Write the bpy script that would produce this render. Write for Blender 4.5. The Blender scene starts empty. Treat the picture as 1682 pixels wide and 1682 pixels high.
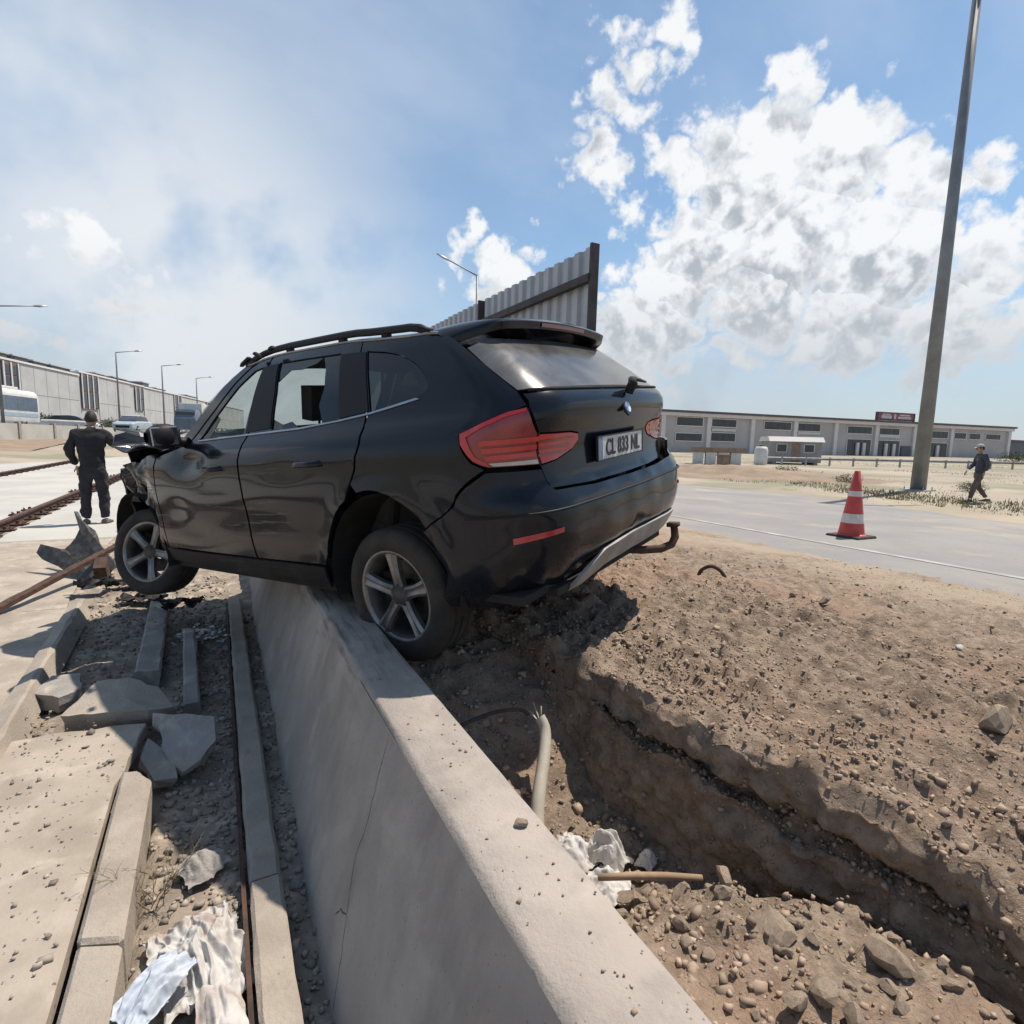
import bpy, bmesh, math, random
import numpy as np
from mathutils import Vector, Matrix, noise
from mathutils.geometry import delaunay_2d_cdt

random.seed(7)
rng = np.random.default_rng(7)
scene = bpy.context.scene
COL = scene.collection

# ---------------------------------------------------------------- camera
cam_d = bpy.data.cameras.new('camera')
cam_d.sensor_width = 36.0
cam_d.lens = 36.0 * 900.0 / 1682.0
cam_d.clip_start = 0.05
cam_d.clip_end = 6000.0
cam = bpy.data.objects.new('camera', cam_d)
COL.objects.link(cam)
right = Vector((0.88148, -0.47146, 0.02678))
down = Vector((-0.03584, -0.12334, -0.99172))
fwd = Vector((0.47086, 0.87322, -0.12562))
cam.matrix_world = Matrix(((right.x, -down.x, -fwd.x, 0.0),
                           (right.y, -down.y, -fwd.y, 0.0),
                           (right.z, -down.z, -fwd.z, 1.45),
                           (0, 0, 0, 1)))
scene.camera = cam

# ---------------------------------------------------------------- sun and sky
SUN_AZ, SUN_EL = math.radians(78), math.radians(64)     # azimuth clockwise from +Y
sun_dir = Vector((math.sin(SUN_AZ) * math.cos(SUN_EL), math.cos(SUN_AZ) * math.cos(SUN_EL), math.sin(SUN_EL)))
sl = bpy.data.lights.new('sun', 'SUN')
sl.energy = 5.0
sl.angle = math.radians(0.55)
sl.color = (1.0, 0.90, 0.78)
sun = bpy.data.objects.new('sun', sl)
COL.objects.link(sun)
sun.rotation_euler = (-sun_dir).to_track_quat('-Z', 'Y').to_euler()
sun.location = (5, 5, 30)

scene.view_settings.view_transform = 'Standard'
scene.view_settings.look = 'None'
scene.view_settings.gamma = 1.0
scene.view_settings.use_curve_mapping = False
scene.view_settings.exposure = 0.22

world = bpy.data.worlds.new('World')
scene.world = world
world.use_nodes = True
wn, wl = world.node_tree.nodes, world.node_tree.links
wn.clear()


def N(nodes, t, **kw):
    n = nodes.new(t)
    for k, v in kw.items():
        setattr(n, k, v)
    return n


def mth(tree, op, a, b=None, c=None, clamp=False):
    n = tree.nodes.new('ShaderNodeMath')
    n.operation = op
    n.use_clamp = clamp
    for i, v in enumerate((a, b, c)):
        if v is None:
            continue
        if isinstance(v, (int, float)):
            n.inputs[i].default_value = v
        else:
            tree.links.new(v, n.inputs[i])
    return n.outputs[0]


def vmth(tree, op, a, b=None, scale=None):
    n = tree.nodes.new('ShaderNodeVectorMath')
    n.operation = op
    for i, v in enumerate((a, b)):
        if v is None:
            continue
        if isinstance(v, (tuple, list, Vector)):
            n.inputs[i].default_value = tuple(v)
        else:
            tree.links.new(v, n.inputs[i])
    if scale is not None:
        if isinstance(scale, (int, float)):
            n.inputs['Scale'].default_value = scale
        else:
            tree.links.new(scale, n.inputs['Scale'])
    return n


def mixc(tree, fac, a, b):
    n = tree.nodes.new('ShaderNodeMix')
    n.data_type = 'RGBA'
    for sock, v in ((n.inputs[0], fac), (n.inputs[6], a), (n.inputs[7], b)):
        if isinstance(v, (int, float)):
            sock.default_value = v
        elif isinstance(v, (tuple, list)):
            sock.default_value = (v[0], v[1], v[2], 1)
        else:
            tree.links.new(v, sock)
    return n.outputs[2]


def noise_n(tree, vec, scale, detail=4, rough=0.55, dist=0.0):
    n = tree.nodes.new('ShaderNodeTexNoise')
    n.inputs['Scale'].default_value = scale
    n.inputs['Detail'].default_value = detail
    n.inputs['Roughness'].default_value = rough
    n.inputs['Distortion'].default_value = dist
    if vec is not None:
        tree.links.new(vec, n.inputs['Vector'])
    return n.outputs['Fac']


def smooth(tree, v, lo, hi, a=0.0, b=1.0):
    n = tree.nodes.new('ShaderNodeMapRange')
    n.interpolation_type = 'SMOOTHSTEP'
    for k, x in (('From Min', lo), ('From Max', hi), ('To Min', a), ('To Max', b)):
        n.inputs[k].default_value = x
    tree.links.new(v, n.inputs['Value'])
    return n.outputs[0]


# cumulus heaps: direction on the sky sphere and angular radius
HEAPS = [(0.555, 0.637, 0.536, 0.036), (0.538, 0.66, 0.524, 0.05), (0.508, 0.676, 0.534, 0.037), (0.516, 0.697, 0.497, 0.047),
         (0.514, 0.728, 0.453, 0.041), (0.547, 0.724, 0.421, 0.037), (0.58, 0.73, 0.362, 0.03), (0.76, 0.479, 0.439, 0.038),
         (0.708, 0.548, 0.445, 0.064), (0.655, 0.617, 0.437, 0.066), (0.626, 0.658, 0.418, 0.06), (0.702, 0.598, 0.387, 0.104),
         (0.77, 0.504, 0.392, 0.086), (0.803, 0.445, 0.398, 0.04), (0.837, 0.433, 0.334, 0.059), (0.862, 0.371, 0.346, 0.03),
         (0.871, 0.383, 0.309, 0.043), (0.766, 0.566, 0.305, 0.116), (0.684, 0.665, 0.301, 0.098), (0.839, 0.473, 0.268, 0.103),
         (0.894, 0.373, 0.25, 0.065), (0.67, 0.699, 0.251, 0.084), (0.762, 0.607, 0.226, 0.101), (0.84, 0.508, 0.19, 0.095),
         (0.897, 0.407, 0.172, 0.087), (0.405, 0.862, 0.305, 0.048), (0.45, 0.84, 0.302, 0.04), (0.429, 0.862, 0.27, 0.061),
         (-0.093, 0.976, 0.195, 0.041), (-0.061, 0.971, 0.232, 0.018), (0.644, 0.739, 0.196, 0.107),
         (-0.235, 0.966, 0.107, 0.03), (-0.215, 0.945, 0.245, 0.017), (-0.159, 0.957, 0.243, 0.019),
         (-0.68, 0.68, 0.22, 0.13), (0.96, -0.1, 0.24, 0.12), (0.2, -0.95, 0.22, 0.14), (-0.85, -0.4, 0.26, 0.13)]

wt = world.node_tree
tc = N(wn, 'ShaderNodeTexCoord')
wv = vmth(wt, 'NORMALIZE', tc.outputs['Generated']).outputs[0]
sky = N(wn, 'ShaderNodeTexSky', sky_type='NISHITA')
sky.sun_disc = False
sky.sun_elevation = SUN_EL
sky.sun_rotation = SUN_AZ
sky.altitude = 900
sky.air_density = 1.0
sky.dust_density = 0.9
sky.ozone_density = 0.6
sepv = N(wn, 'ShaderNodeSeparateXYZ')
wl.new(wv, sepv.inputs[0])
elev = sepv.outputs[2]
# high thin veil: streaks drawn out along one wind direction
mp = N(wn, 'ShaderNodeMapping')
mp.inputs['Rotation'].default_value = (0.3, 0.5, 0.9)
mp.inputs['Scale'].default_value = (0.9, 2.6, 2.0)
wl.new(wv, mp.inputs['Vector'])
cir = noise_n(wt, mp.outputs[0], 1.7, 5.0, 0.55)
cir2 = noise_n(wt, wv, 2.3, 2.0, 0.5)
# the veil is thicker to the west (left of the street) and toward the horizon
west = smooth(wt, vmth(wt, 'DOT_PRODUCT', wv, (-0.45, 0.80, 0.40)).outputs['Value'], 0.45, 1.0)
low = smooth(wt, elev, 0.50, 0.0)
veil = mth(wt, 'ADD', mth(wt, 'MULTIPLY', smooth(wt, cir, 0.36, 0.70), 0.34),
           mth(wt, 'MULTIPLY', mth(wt, 'MULTIPLY', west, smooth(wt, cir2, 0.25, 0.58)), 0.45))
veil = mth(wt, 'ADD', veil, mth(wt, 'MULTIPLY', low, 0.30), clamp=True)
# two broad banks of thin white cloud over the far street
def bank(c, r0, r1):
    d_ = vmth(wt, 'DISTANCE', wv, c).outputs['Value']
    return mth(wt, 'MULTIPLY', smooth(wt, d_, r1, r0), smooth(wt, strat, 0.30, 0.58))


strat = noise_n(wt, wv, 5.0, 4.0, 0.55)
banks = mth(wt, 'MAXIMUM', bank((-0.02, 0.975, 0.20), 0.05, 0.46), mth(wt, 'MULTIPLY', bank((-0.15, 0.90, 0.40), 0.0, 0.22), 0.8))
blue = vmth(wt, 'MULTIPLY', sky.outputs[0], (1.10, 1.30, 1.30)).outputs[0]
c0 = mixc(wt, veil, blue, (5.6, 6.5, 7.8))
c0 = mixc(wt, smooth(wt, elev, 0.30, 0.0, 0.0, 0.75), c0, (4.9, 5.3, 5.7))
c0 = mixc(wt, mth(wt, 'MULTIPLY', banks, 0.9), c0, (7.6, 7.9, 8.2))
# low grey stratus behind the heaps
stl = mth(wt, 'MULTIPLY', smooth(wt, strat, 0.44, 0.62), smooth(wt, elev, 0.34, 0.06))
c0 = mixc(wt, mth(wt, 'MULTIPLY', mth(wt, 'MULTIPLY', stl, mth(wt, 'SUBTRACT', 1.0, west)), 0.5), c0, (4.1, 4.5, 5.0))
# cumulus: the heaps, bent out of round by a coarse noise and lumped by folded (billow) noise
wc = N(wn, 'ShaderNodeTexNoise')
wc.inputs['Scale'].default_value = 8.0
wc.inputs['Detail'].default_value = 5.0
wc.inputs['Roughness'].default_value = 0.62
wl.new(wv, wc.inputs['Vector'])
w0 = vmth(wt, 'SUBTRACT', wc.outputs['Color'], (0.5, 0.5, 0.5)).outputs[0]
w1 = vmth(wt, 'SCALE', w0, scale=0.075).outputs[0]
vw = vmth(wt, 'ADD', wv, w1).outputs[0]
off = tuple(sun_dir * 0.040 + Vector((0, 0, 0.022)))


lamp = Vector((sun_dir.x * .5, sun_dir.y * .5, sun_dir.z + .25)).normalized()


def heaps(v):
    """height of the nearest heap over this direction, and how far toward the light we stand within that heap"""
    acc = top = None
    along = vmth(wt, 'DOT_PRODUCT', v, tuple(lamp)).outputs['Value']
    for hx, hy, hz, hr in HEAPS:
        dd = vmth(wt, 'DISTANCE', v, (hx, hy, hz)).outputs['Value']
        q = mth(wt, 'MULTIPLY_ADD', dd, -1.5, 1.5 * hr)
        e = mth(wt, 'MULTIPLY_ADD', along, 1.0 / hr, -lamp.dot(Vector((hx, hy, hz))) / hr)
        if acc is None:
            acc, top = q, e
        else:
            g = mth(wt, 'GREATER_THAN', q, acc)
            n = wt.nodes.new('ShaderNodeMix')
            for i_, s_ in enumerate((g, top, e)):
                wl.new(s_, n.inputs[(0, 2, 3)[i_]])
            top = n.outputs[0]
            acc = mth(wt, 'MAXIMUM', acc, q)
    return acc, top


def billow(v, det):
    n_ = noise_n(wt, v, 13.0, det, 0.54)
    return mth(wt, 'MULTIPLY', mth(wt, 'ABSOLUTE', mth(wt, 'SUBTRACT', n_, 0.5)), 0.62)


h1, top = heaps(vw)
b1, b2 = billow(wv, 7.0), billow(vmth(wt, 'ADD', wv, off).outputs[0], 4.0)
D = mth(wt, 'ADD', h1, mth(wt, 'MULTIPLY_ADD', b1, 0.85, -0.030))
alpha = smooth(wt, D, -0.004, 0.048)
lit = smooth(wt, mth(wt, 'MULTIPLY_ADD', mth(wt, 'SUBTRACT', b1, b2), 11.0, mth(wt, 'MULTIPLY', top, 0.62)), -0.72, 0.50)
thick = smooth(wt, D, 0.005, 0.085)
dark = mth(wt, 'MULTIPLY', thick, mth(wt, 'SUBTRACT', 1.0, lit))
cc = mixc(wt, dark, (8.9, 9.0, 9.1), (4.3, 4.65, 5.1))
# far heaps fade into the bright air near the horizon
cc = mixc(wt, smooth(wt, elev, 0.30, 0.06, 0.0, 0.85), cc, (5.0, 5.4, 5.85))
c1 = mixc(wt, mth(wt, 'MULTIPLY', alpha, 0.96), c0, cc)
bg = N(wn, 'ShaderNodeBackground')
bg.inputs['Strength'].default_value = 0.092
wl.new(c1, bg.inputs['Color'])
wo = N(wn, 'ShaderNodeOutputWorld')
wl.new(bg.outputs[0], wo.inputs['Surface'])
world.cycles.sampling_method = 'MANUAL'
world.cycles.sample_map_resolution = 512
scene.cycles.max_bounces = 6
scene.cycles.diffuse_bounces = 2
scene.cycles.glossy_bounces = 3
scene.cycles.transmission_bounces = 4
scene.cycles.transparent_max_bounces = 10
scene.cycles.use_denoising = True

# ---------------------------------------------------------------- helpers


def link(o, parent=None):
    COL.objects.link(o)
    if parent is not None:
        o.parent = parent
    return o


def tag(o, label=None, cat=None, group=None, kind=None):
    if label:
        o['label'] = label
    if cat:
        o['category'] = cat
    if group:
        o['group'] = group
    if kind:
        o['kind'] = kind
    return o


def empty(name, loc=(0, 0, 0), rz=0.0, parent=None):
    o = bpy.data.objects.new(name, None)
    o.empty_display_size = 0.1
    o.location = loc
    o.rotation_euler = (0, 0, rz)
    return link(o, parent)


def mesh(name, v, f, mat, parent=None, smooth_=False, loc=None, rot=None):
    me = bpy.data.meshes.new(name)
    me.from_pydata([tuple(map(float, p)) for p in v], [], [tuple(map(int, q)) for q in f])
    if mat is not None:
        for m_ in (mat if isinstance(mat, (list, tuple)) else [mat]):
            me.materials.append(m_)
    if smooth_:
        me.polygons.foreach_set('use_smooth', [True] * len(me.polygons))
    me.update()
    o = bpy.data.objects.new(name, me)
    if loc is not None:
        o.location = loc
    if rot is not None:
        o.rotation_euler = rot
    return link(o, parent)


class MB:
    """collects shapes of one part"""

    def __init__(self):
        self.v, self.f = [], []

    def add(self, v, f):
        b = len(self.v)
        self.v += [tuple(p) for p in v]
        self.f += [tuple(i + b for i in q) for q in f]
        return self

    def box(self, c, s, rot=None, taper=1.0):
        c = Vector(c)
        vs = []
        for dz in (-.5, .5):
            k = taper if dz > 0 else 1.0
            for dx, dy in ((-.5, -.5), (.5, -.5), (.5, .5), (-.5, .5)):
                p = Vector((dx * s[0] * k, dy * s[1] * k, dz * s[2]))
                if rot is not None:
                    p = rot @ p
                vs.append(c + p)
        return self.add(vs, [(3, 2, 1, 0), (4, 5, 6, 7), (0, 1, 5, 4), (1, 2, 6, 5), (2, 3, 7, 6), (3, 0, 4, 7)])

    def bbox(self, x0, x1, y0, y1, z0, z1):
        return self.box(((x0 + x1) / 2, (y0 + y1) / 2, (z0 + z1) / 2), (x1 - x0, y1 - y0, z1 - z0))

    def tube(self, pts, rad, n=10, cap=True, squash=1.0):
        pts = [Vector(p) for p in pts]
        m = len(pts)
        if not hasattr(rad, '__len__'):
            rad = [rad] * m
        t0 = (pts[1] - pts[0]).normalized()
        a = t0.orthogonal().normalized()
        vs = []
        for i, p in enumerate(pts):
            t = (pts[min(i + 1, m - 1)] - pts[max(i - 1, 0)]).normalized()
            a = (a - t * a.dot(t)).normalized()
            b = t.cross(a)
            for k in range(n):
                an = 2 * math.pi * k / n
                vs.append(p + (a * math.cos(an) + b * math.sin(an) * squash) * rad[i])
        fs = []
        for i in range(m - 1):
            for k in range(n):
                k2 = (k + 1) % n
                fs.append((i * n + k, i * n + k2, (i + 1) * n + k2, (i + 1) * n + k))
        if cap:
            fs.append(tuple(range(n - 1, -1, -1)))
            fs.append(tuple((m - 1) * n + k for k in range(n)))
        return self.add(vs, fs)

    def lathe(self, prof, n=32, axis='Z', c=(0, 0, 0), closed=False):
        c = Vector(c)
        vs = []
        for k in range(n):
            a = 2 * math.pi * k / n
            for r, h in prof:
                p = {'Z': (r * math.cos(a), r * math.sin(a), h), 'Y': (r * math.sin(a), h, r * math.cos(a)),
                     'X': (h, r * math.cos(a), r * math.sin(a))}[axis]
                vs.append(c + Vector(p))
        m = len(prof)
        fs = []
        for k in range(n):
            k2 = (k + 1) % n
            for i in range(m if closed else m - 1):
                j = (i + 1) % m
                fs.append((k * m + i, k2 * m + i, k2 * m + j, k * m + j))
        return self.add(vs, fs)

    def grid(self, P):
        """P[i][j] points"""
        n, m = len(P), len(P[0])
        vs = [p for r in P for p in r]
        fs = [(i * m + j, (i + 1) * m + j, (i + 1) * m + j + 1, i * m + j + 1) for i in range(n - 1) for j in range(m - 1)]
        return self.add(vs, fs)

    def prism(self, poly, lo, hi, axis='Z'):
        n = len(poly)

        def q(a, b, h):
            return {'Z': (a, b, h), 'Y': (a, h, b), 'X': (h, a, b)}[axis]
        vs = [q(a, b, lo) for a, b in poly] + [q(a, b, hi) for a, b in poly]
        fs = [tuple(range(n))[::-1], tuple(range(n, 2 * n))] + [(i, (i + 1) % n, n + (i + 1) % n, n + i) for i in range(n)]
        return self.add(vs, fs)

    def build(self, name, mat, parent=None, smooth_=False, loc=None, rot=None, bevel=0.0, seg=2):
        o = mesh(name, self.v, self.f, mat, parent, smooth_, loc, rot)
        fix_normals(o.data)
        if bevel:
            m = o.modifiers.new('bevel', 'BEVEL')
            m.width = bevel
            m.segments = seg
            m.limit_method = 'ANGLE'
        return o


def fix_normals(me):
    bm = bmesh.new()
    bm.from_mesh(me)
    bmesh.ops.recalc_face_normals(bm, faces=bm.faces)
    bm.to_mesh(me)
    bm.free()


def autosmooth(o, deg=35):
    me = o.data
    me.polygons.foreach_set('use_smooth', [True] * len(me.polygons))
    bm = bmesh.new()
    bm.from_mesh(me)
    for e in bm.edges:
        e.smooth = not (len(e.link_faces) == 2 and e.calc_face_angle(0) > math.radians(deg))
    bm.to_mesh(me)
    bm.free()
    return o


def fbm(x, y, z=0.0, o=4, s=1.0):
    return noise.fractal(Vector((x * s, y * s, z * s)), 0.9, 2.1, o, noise_basis='PERLIN_ORIGINAL')


# vectorised value noise for large height fields
_tab = rng.random((256, 256))


def vnoise(x, y):
    xi, yi = np.floor(x).astype(int), np.floor(y).astype(int)
    fx, fy = x - xi, y - yi
    fx, fy = fx * fx * (3 - 2 * fx), fy * fy * (3 - 2 * fy)
    a = _tab[xi & 255, yi & 255]
    b = _tab[(xi + 1) & 255, yi & 255]
    c = _tab[xi & 255, (yi + 1) & 255]
    d = _tab[(xi + 1) & 255, (yi + 1) & 255]
    return (a * (1 - fx) + b * fx) * (1 - fy) + (c * (1 - fx) + d * fx) * fy - 0.5


def vfbm(x, y, s=1.0, o=4, g=0.5):
    t, a = 0.0, 1.0
    x, y = np.asarray(x, float) * s, np.asarray(y, float) * s
    for i in range(o):
        t = t + a * vnoise(x + 17.3 * i, y + 9.1 * i)
        x, y, a = x * 2.03, y * 2.03, a * g
    return t


# ---------------------------------------------------------------- materials
def mat(name, c1, c2=None, rough=0.8, metal=0.0, scale=3.0, detail=6, bump=0.0, bscale=40.0, speck=None, coat=0.0,
        contrast=(0.35, 0.65), island=0.0, coord='Object', spec=0.5, trans=0.0, sheen=0.0, rough2=None, patch=None, streak=None):
    m = bpy.data.materials.new(name)
    m.use_nodes = True
    t = m.node_tree
    b = t.nodes['Principled BSDF']
    b.inputs['Roughness'].default_value = rough
    b.inputs['Metallic'].default_value = metal
    b.inputs['Specular IOR Level'].default_value = spec
    b.inputs['Coat Weight'].default_value = coat
    b.inputs['Transmission Weight'].default_value = trans
    b.inputs['Sheen Weight'].default_value = sheen
    tcn = t.nodes.new('ShaderNodeTexCoord')
    vec = tcn.outputs[coord]
    col = None
    if c2 is not None:
        nf = noise_n(t, vec, scale, detail, 0.6)
        f = smooth(t, nf, contrast[0], contrast[1])
        col = mixc(t, f, c1, c2)
        if rough2 is not None:
            t.links.new(mth(t, 'MULTIPLY_ADD', f, rough2 - rough, rough), b.inputs['Roughness'])
    if patch is not None:      # (colour, scale, lo, hi): a second stain layer
        pf = smooth(t, noise_n(t, vec, patch[1], 5, 0.65, 0.3), patch[2], patch[3])
        col = mixc(t, pf, col if col is not None else c1, patch[0])
    if streak is not None:     # (colour, lo, hi): rain stains that run down
        mpn = t.nodes.new('ShaderNodeMapping')
        mpn.inputs['Scale'].default_value = (3.5, 3.5, .5)
        t.links.new(vec, mpn.inputs['Vector'])
        kf = mth(t, 'MULTIPLY', smooth(t, noise_n(t, mpn.outputs[0], 1.6, 5, .6), streak[1], streak[2]), .28)
        col = mixc(t, kf, col if col is not None else c1, streak[0])
    if speck is not None:      # (colour, scale, threshold)
        vn = t.nodes.new('ShaderNodeTexVoronoi')
        vn.inputs['Scale'].default_value = speck[1]
        t.links.new(vec, vn.inputs['Vector'])
        sf = smooth(t, vn.outputs['Distance'], speck[2], speck[2] * 0.6)
        wn_ = t.nodes.new('ShaderNodeTexWhiteNoise')
        t.links.new(vn.outputs['Position'], wn_.inputs['Vector'])
        sf = mth(t, 'MULTIPLY', sf, mth(t, 'GREATER_THAN', wn_.outputs['Value'], 0.55))
        col = mixc(t, sf, col if col is not None else c1, speck[0])
    if island:
        ge = t.nodes.new('ShaderNodeNewGeometry')
        k = mth(t, 'MULTIPLY_ADD', ge.outputs['Random Per Island'], 2 * island, 1.0 - island)
        hs = t.nodes.new('ShaderNodeHueSaturation')
        t.links.new(k, hs.inputs['Value'])
        if col is None:
            hs.inputs['Color'].default_value = (*c1, 1)
        else:
            t.links.new(col, hs.inputs['Color'])
        col = hs.outputs[0]
    if col is None:
        b.inputs['Base Color'].default_value = (*c1, 1)
    else:
        t.links.new(col, b.inputs['Base Color'])
    if bump:
        bn = t.nodes.new('ShaderNodeBump')
        bn.inputs['Strength'].default_value = bump
        bn.inputs['Distance'].default_value = 0.01
        t.links.new(noise_n(t, vec, bscale, 6, 0.65), bn.inputs['Height'])
        t.links.new(bn.outputs[0], b.inputs['Normal'])
    return m


M = {}
M['wall_concrete'] = mat('wall_concrete', (.36, .315, .275), (.285, .25, .22), .92, scale=2.2, bump=.45, bscale=90,
                         speck=((.19, .165, .14), 48, .13), patch=((.41, .36, .315), 3.0, .48, .72), streak=((.17, .15, .135), .50, .66))
_t = M['wall_concrete'].node_tree
_b = _t.nodes['Principled BSDF']
_src = _b.inputs['Base Color'].links[0].from_socket
_o = [n_ for n_ in _t.nodes if n_.type == 'TEX_COORD'][0].outputs['Object']
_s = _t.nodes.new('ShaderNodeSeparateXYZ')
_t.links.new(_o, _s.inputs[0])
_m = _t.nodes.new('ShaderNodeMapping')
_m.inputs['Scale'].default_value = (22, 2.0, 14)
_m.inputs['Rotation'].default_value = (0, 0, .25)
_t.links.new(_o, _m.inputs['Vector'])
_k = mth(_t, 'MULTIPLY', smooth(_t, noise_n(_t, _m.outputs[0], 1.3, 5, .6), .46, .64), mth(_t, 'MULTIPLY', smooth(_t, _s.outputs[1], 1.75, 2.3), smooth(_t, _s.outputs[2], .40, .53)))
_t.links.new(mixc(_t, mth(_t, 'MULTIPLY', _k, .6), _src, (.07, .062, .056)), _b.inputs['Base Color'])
M['slab_concrete'] = mat('slab_concrete', (.375, .325, .27), (.275, .235, .19), .94, scale=2.4, bump=.3, bscale=70,
                         speck=((.16, .13, .11), 30, .2), patch=((.43, .375, .315), 4.0, .5, .7))
M['pale_concrete'] = mat('pale_concrete', (.45, .44, .40), (.38, .37, .345), .9, scale=.7, bump=.15, bscale=30)
M['kerb_concrete'] = mat('kerb_concrete', (.375, .33, .275), (.295, .255, .215), .95, scale=4, bump=.6, bscale=80, patch=((.28, .235, .19), 9, .55, .75), speck=((.2, .17, .14), 40, .15))
M['grey_concrete'] = mat('grey_concrete', (.33, .31, .285), (.245, .23, .21), .95, scale=4, bump=.7, bscale=70, patch=((.46, .41, .345), 7, .5, .7))
M['rubble_soil'] = mat('rubble_soil', (.30, .25, .20), (.205, .17, .135), .97, scale=6, bump=.9, bscale=60, patch=((.44, .375, .30), 9, .48, .68))
M['asphalt'] = mat('asphalt', (.215, .21, .205), (.26, .248, .235), .9, scale=.6, bump=.3, bscale=120, patch=((.34, .295, .235), .5, .50, .72), speck=((.17, .165, .16), 9, .16))
M['line_paint'] = mat('line_paint', (.40, .39, .37), (.285, .275, .262), .85, scale=2.2, contrast=(.36, .56))
M['sand'] = mat('sand', (.375, .315, .24), (.29, .245, .18), .97, scale=.25, bump=.3, bscale=8, patch=((.21, .21, .11), .12, .46, .60))
M['far_ground'] = mat('far_ground', (.36, .31, .245), (.27, .235, .175), .97, scale=.07, detail=8, patch=((.215, .205, .135), .11, .47, .60))
M['rust'] = mat('rust', (.10, .055, .038), (.05, .032, .026), .85, metal=.2, scale=20, bump=.4, bscale=90)
M['rail_steel'] = mat('rail_steel', (.12, .065, .05), (.075, .045, .038), .7, metal=.4, scale=8)
M['steel'] = mat('steel', (.10, .095, .09), (.055, .05, .047), .55, metal=.7, scale=14, bump=.3)
M['galv'] = mat('galv', (.36, .37, .385), (.27, .28, .295), .5, metal=.55, scale=3)
M['mast'] = mat('mast', (.25, .26, .27), (.19, .195, .205), .55, metal=.45, scale=1.2)
M['sheet_metal'] = mat('sheet_metal', (.44, .45, .47), (.37, .38, .40), .5, metal=.2, scale=2.5, patch=((.27, .25, .25), 3, .6, .8))
M['fence_brace'] = mat('fence_brace', (.085, .07, .07), (.055, .05, .05), .7, metal=.3, scale=6)
M['pvc'] = mat('pvc', (.50, .46, .37), (.40, .36, .285), .6, scale=9)
M['wood'] = mat('wood', (.36, .25, .16), (.25, .17, .11), .85, scale=12)
M['bag_white'] = mat('bag_white', (.52, .51, .49), (.43, .41, .39), .85, scale=9, patch=((.34, .275, .245), 9, .52, .68), bump=.3, bscale=40, spec=.25)
M['bag_blue'] = mat('bag_blue', (.50, .55, .62), (.42, .47, .54), .75, scale=8, bump=.25, bscale=40, spec=.3)
M['paper'] = mat('paper', (.60, .57, .53), (.48, .45, .41), .8, scale=14, bump=.5, bscale=40, patch=((.36, .29, .23), 16, .55, .7))
M['dry_twig'] = mat('dry_twig', (.25, .19, .11), (.17, .13, .075), .95, scale=10)
M['dry_grass'] = mat('dry_grass', (.20, .18, .10), (.28, .235, .145), .95, scale=2, island=.3)
M['shrub'] = mat('shrub', (.055, .075, .035), (.085, .10, .05), .9, scale=2, island=.35)
M['stone'] = mat('stone', (.34, .265, .195), (.25, .195, .145), .95, scale=7, bump=.6, bscale=35, patch=((.39, .31, .235), 6, .5, .7))
M['gravel'] = mat('gravel', (.34, .26, .195), (.26, .19, .14), .95, scale=3, island=.32)
M['gravel_grey'] = mat('gravel_grey', (.33, .29, .24), (.26, .225, .19), .95, scale=3, island=.4)
M['cone_red'] = mat('cone_red', (.52, .065, .055), (.42, .05, .045), .5, scale=6)
M['cone_white'] = mat('cone_white', (.66, .62, .58), (.55, .50, .46), .5, scale=9)
M['black_rubber'] = mat('black_rubber', (.025, .022, .02), (.05, .042, .035), .85, scale=8)

# ================================================================ the setting
def ss(a, b, x):
    t = np.clip((np.asarray(x, float) - a) / (b - a), 0, 1)
    return t * t * (3 - 2 * t)


def gz(X, Y):
    """height of the open ground"""
    X, Y = np.asarray(X, float), np.asarray(Y, float)
    d = np.hypot(X, Y)
    z = 0.006 * np.clip(d - 15, 0, 140) - 0.30 * (1 - ss(9, 14, np.abs(X - 3))) * (1 - ss(38, 48, np.abs(Y)))
    z = z + 0.42 * ss(24, 50, Y) * ss(-2, -7, X) * (1 - ss(90, 130, d))
    return z


# one sheet out to the horizon, finer near the camera
rr = np.concatenate([np.linspace(0, 30, 31), np.geomspace(32, 4000, 60)])
th = np.linspace(0, 2 * math.pi, 121)[:-1]
gv, gf = [(0, 0, float(gz(0, 0)))], []
for r in rr[1:]:
    X, Y = r * np.sin(th), r * np.cos(th)
    Z = gz(X, Y) + vfbm(X, Y, .15, 3) * .12 * ss(12, 25, r) * (1 - ss(300, 800, r))
    gv += list(zip(X, Y, Z))
nt = len(th)
for k in range(nt):
    gf.append((0, 1 + (k + 1) % nt, 1 + k))
for i in range(len(rr) - 2):
    for k in range(nt):
        k2 = (k + 1) % nt
        gf.append((1 + i * nt + k, 1 + i * nt + k2, 1 + (i + 1) * nt + k2, 1 + (i + 1) * nt + k))
g = mesh('ground', gv, gf, M['far_ground'], smooth_=True)
fix_normals(g.data)
tag(g, 'sandy open ground with patches of dry grass reaching the horizon', kind='structure')

# ---------------------------------------------------------------- concrete retaining wall
WX0, WX1, WZ = 0.454, 0.664, 0.55       # top edges
FX = 0.222                              # foot of the battered left face


def wall_face(s, y):
    """left face: s = 0 foot ... 1 top"""
    return (FX + (WX0 - FX) * s, y, -0.17 + (WZ - 0.02 + 0.17) * s)


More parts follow.
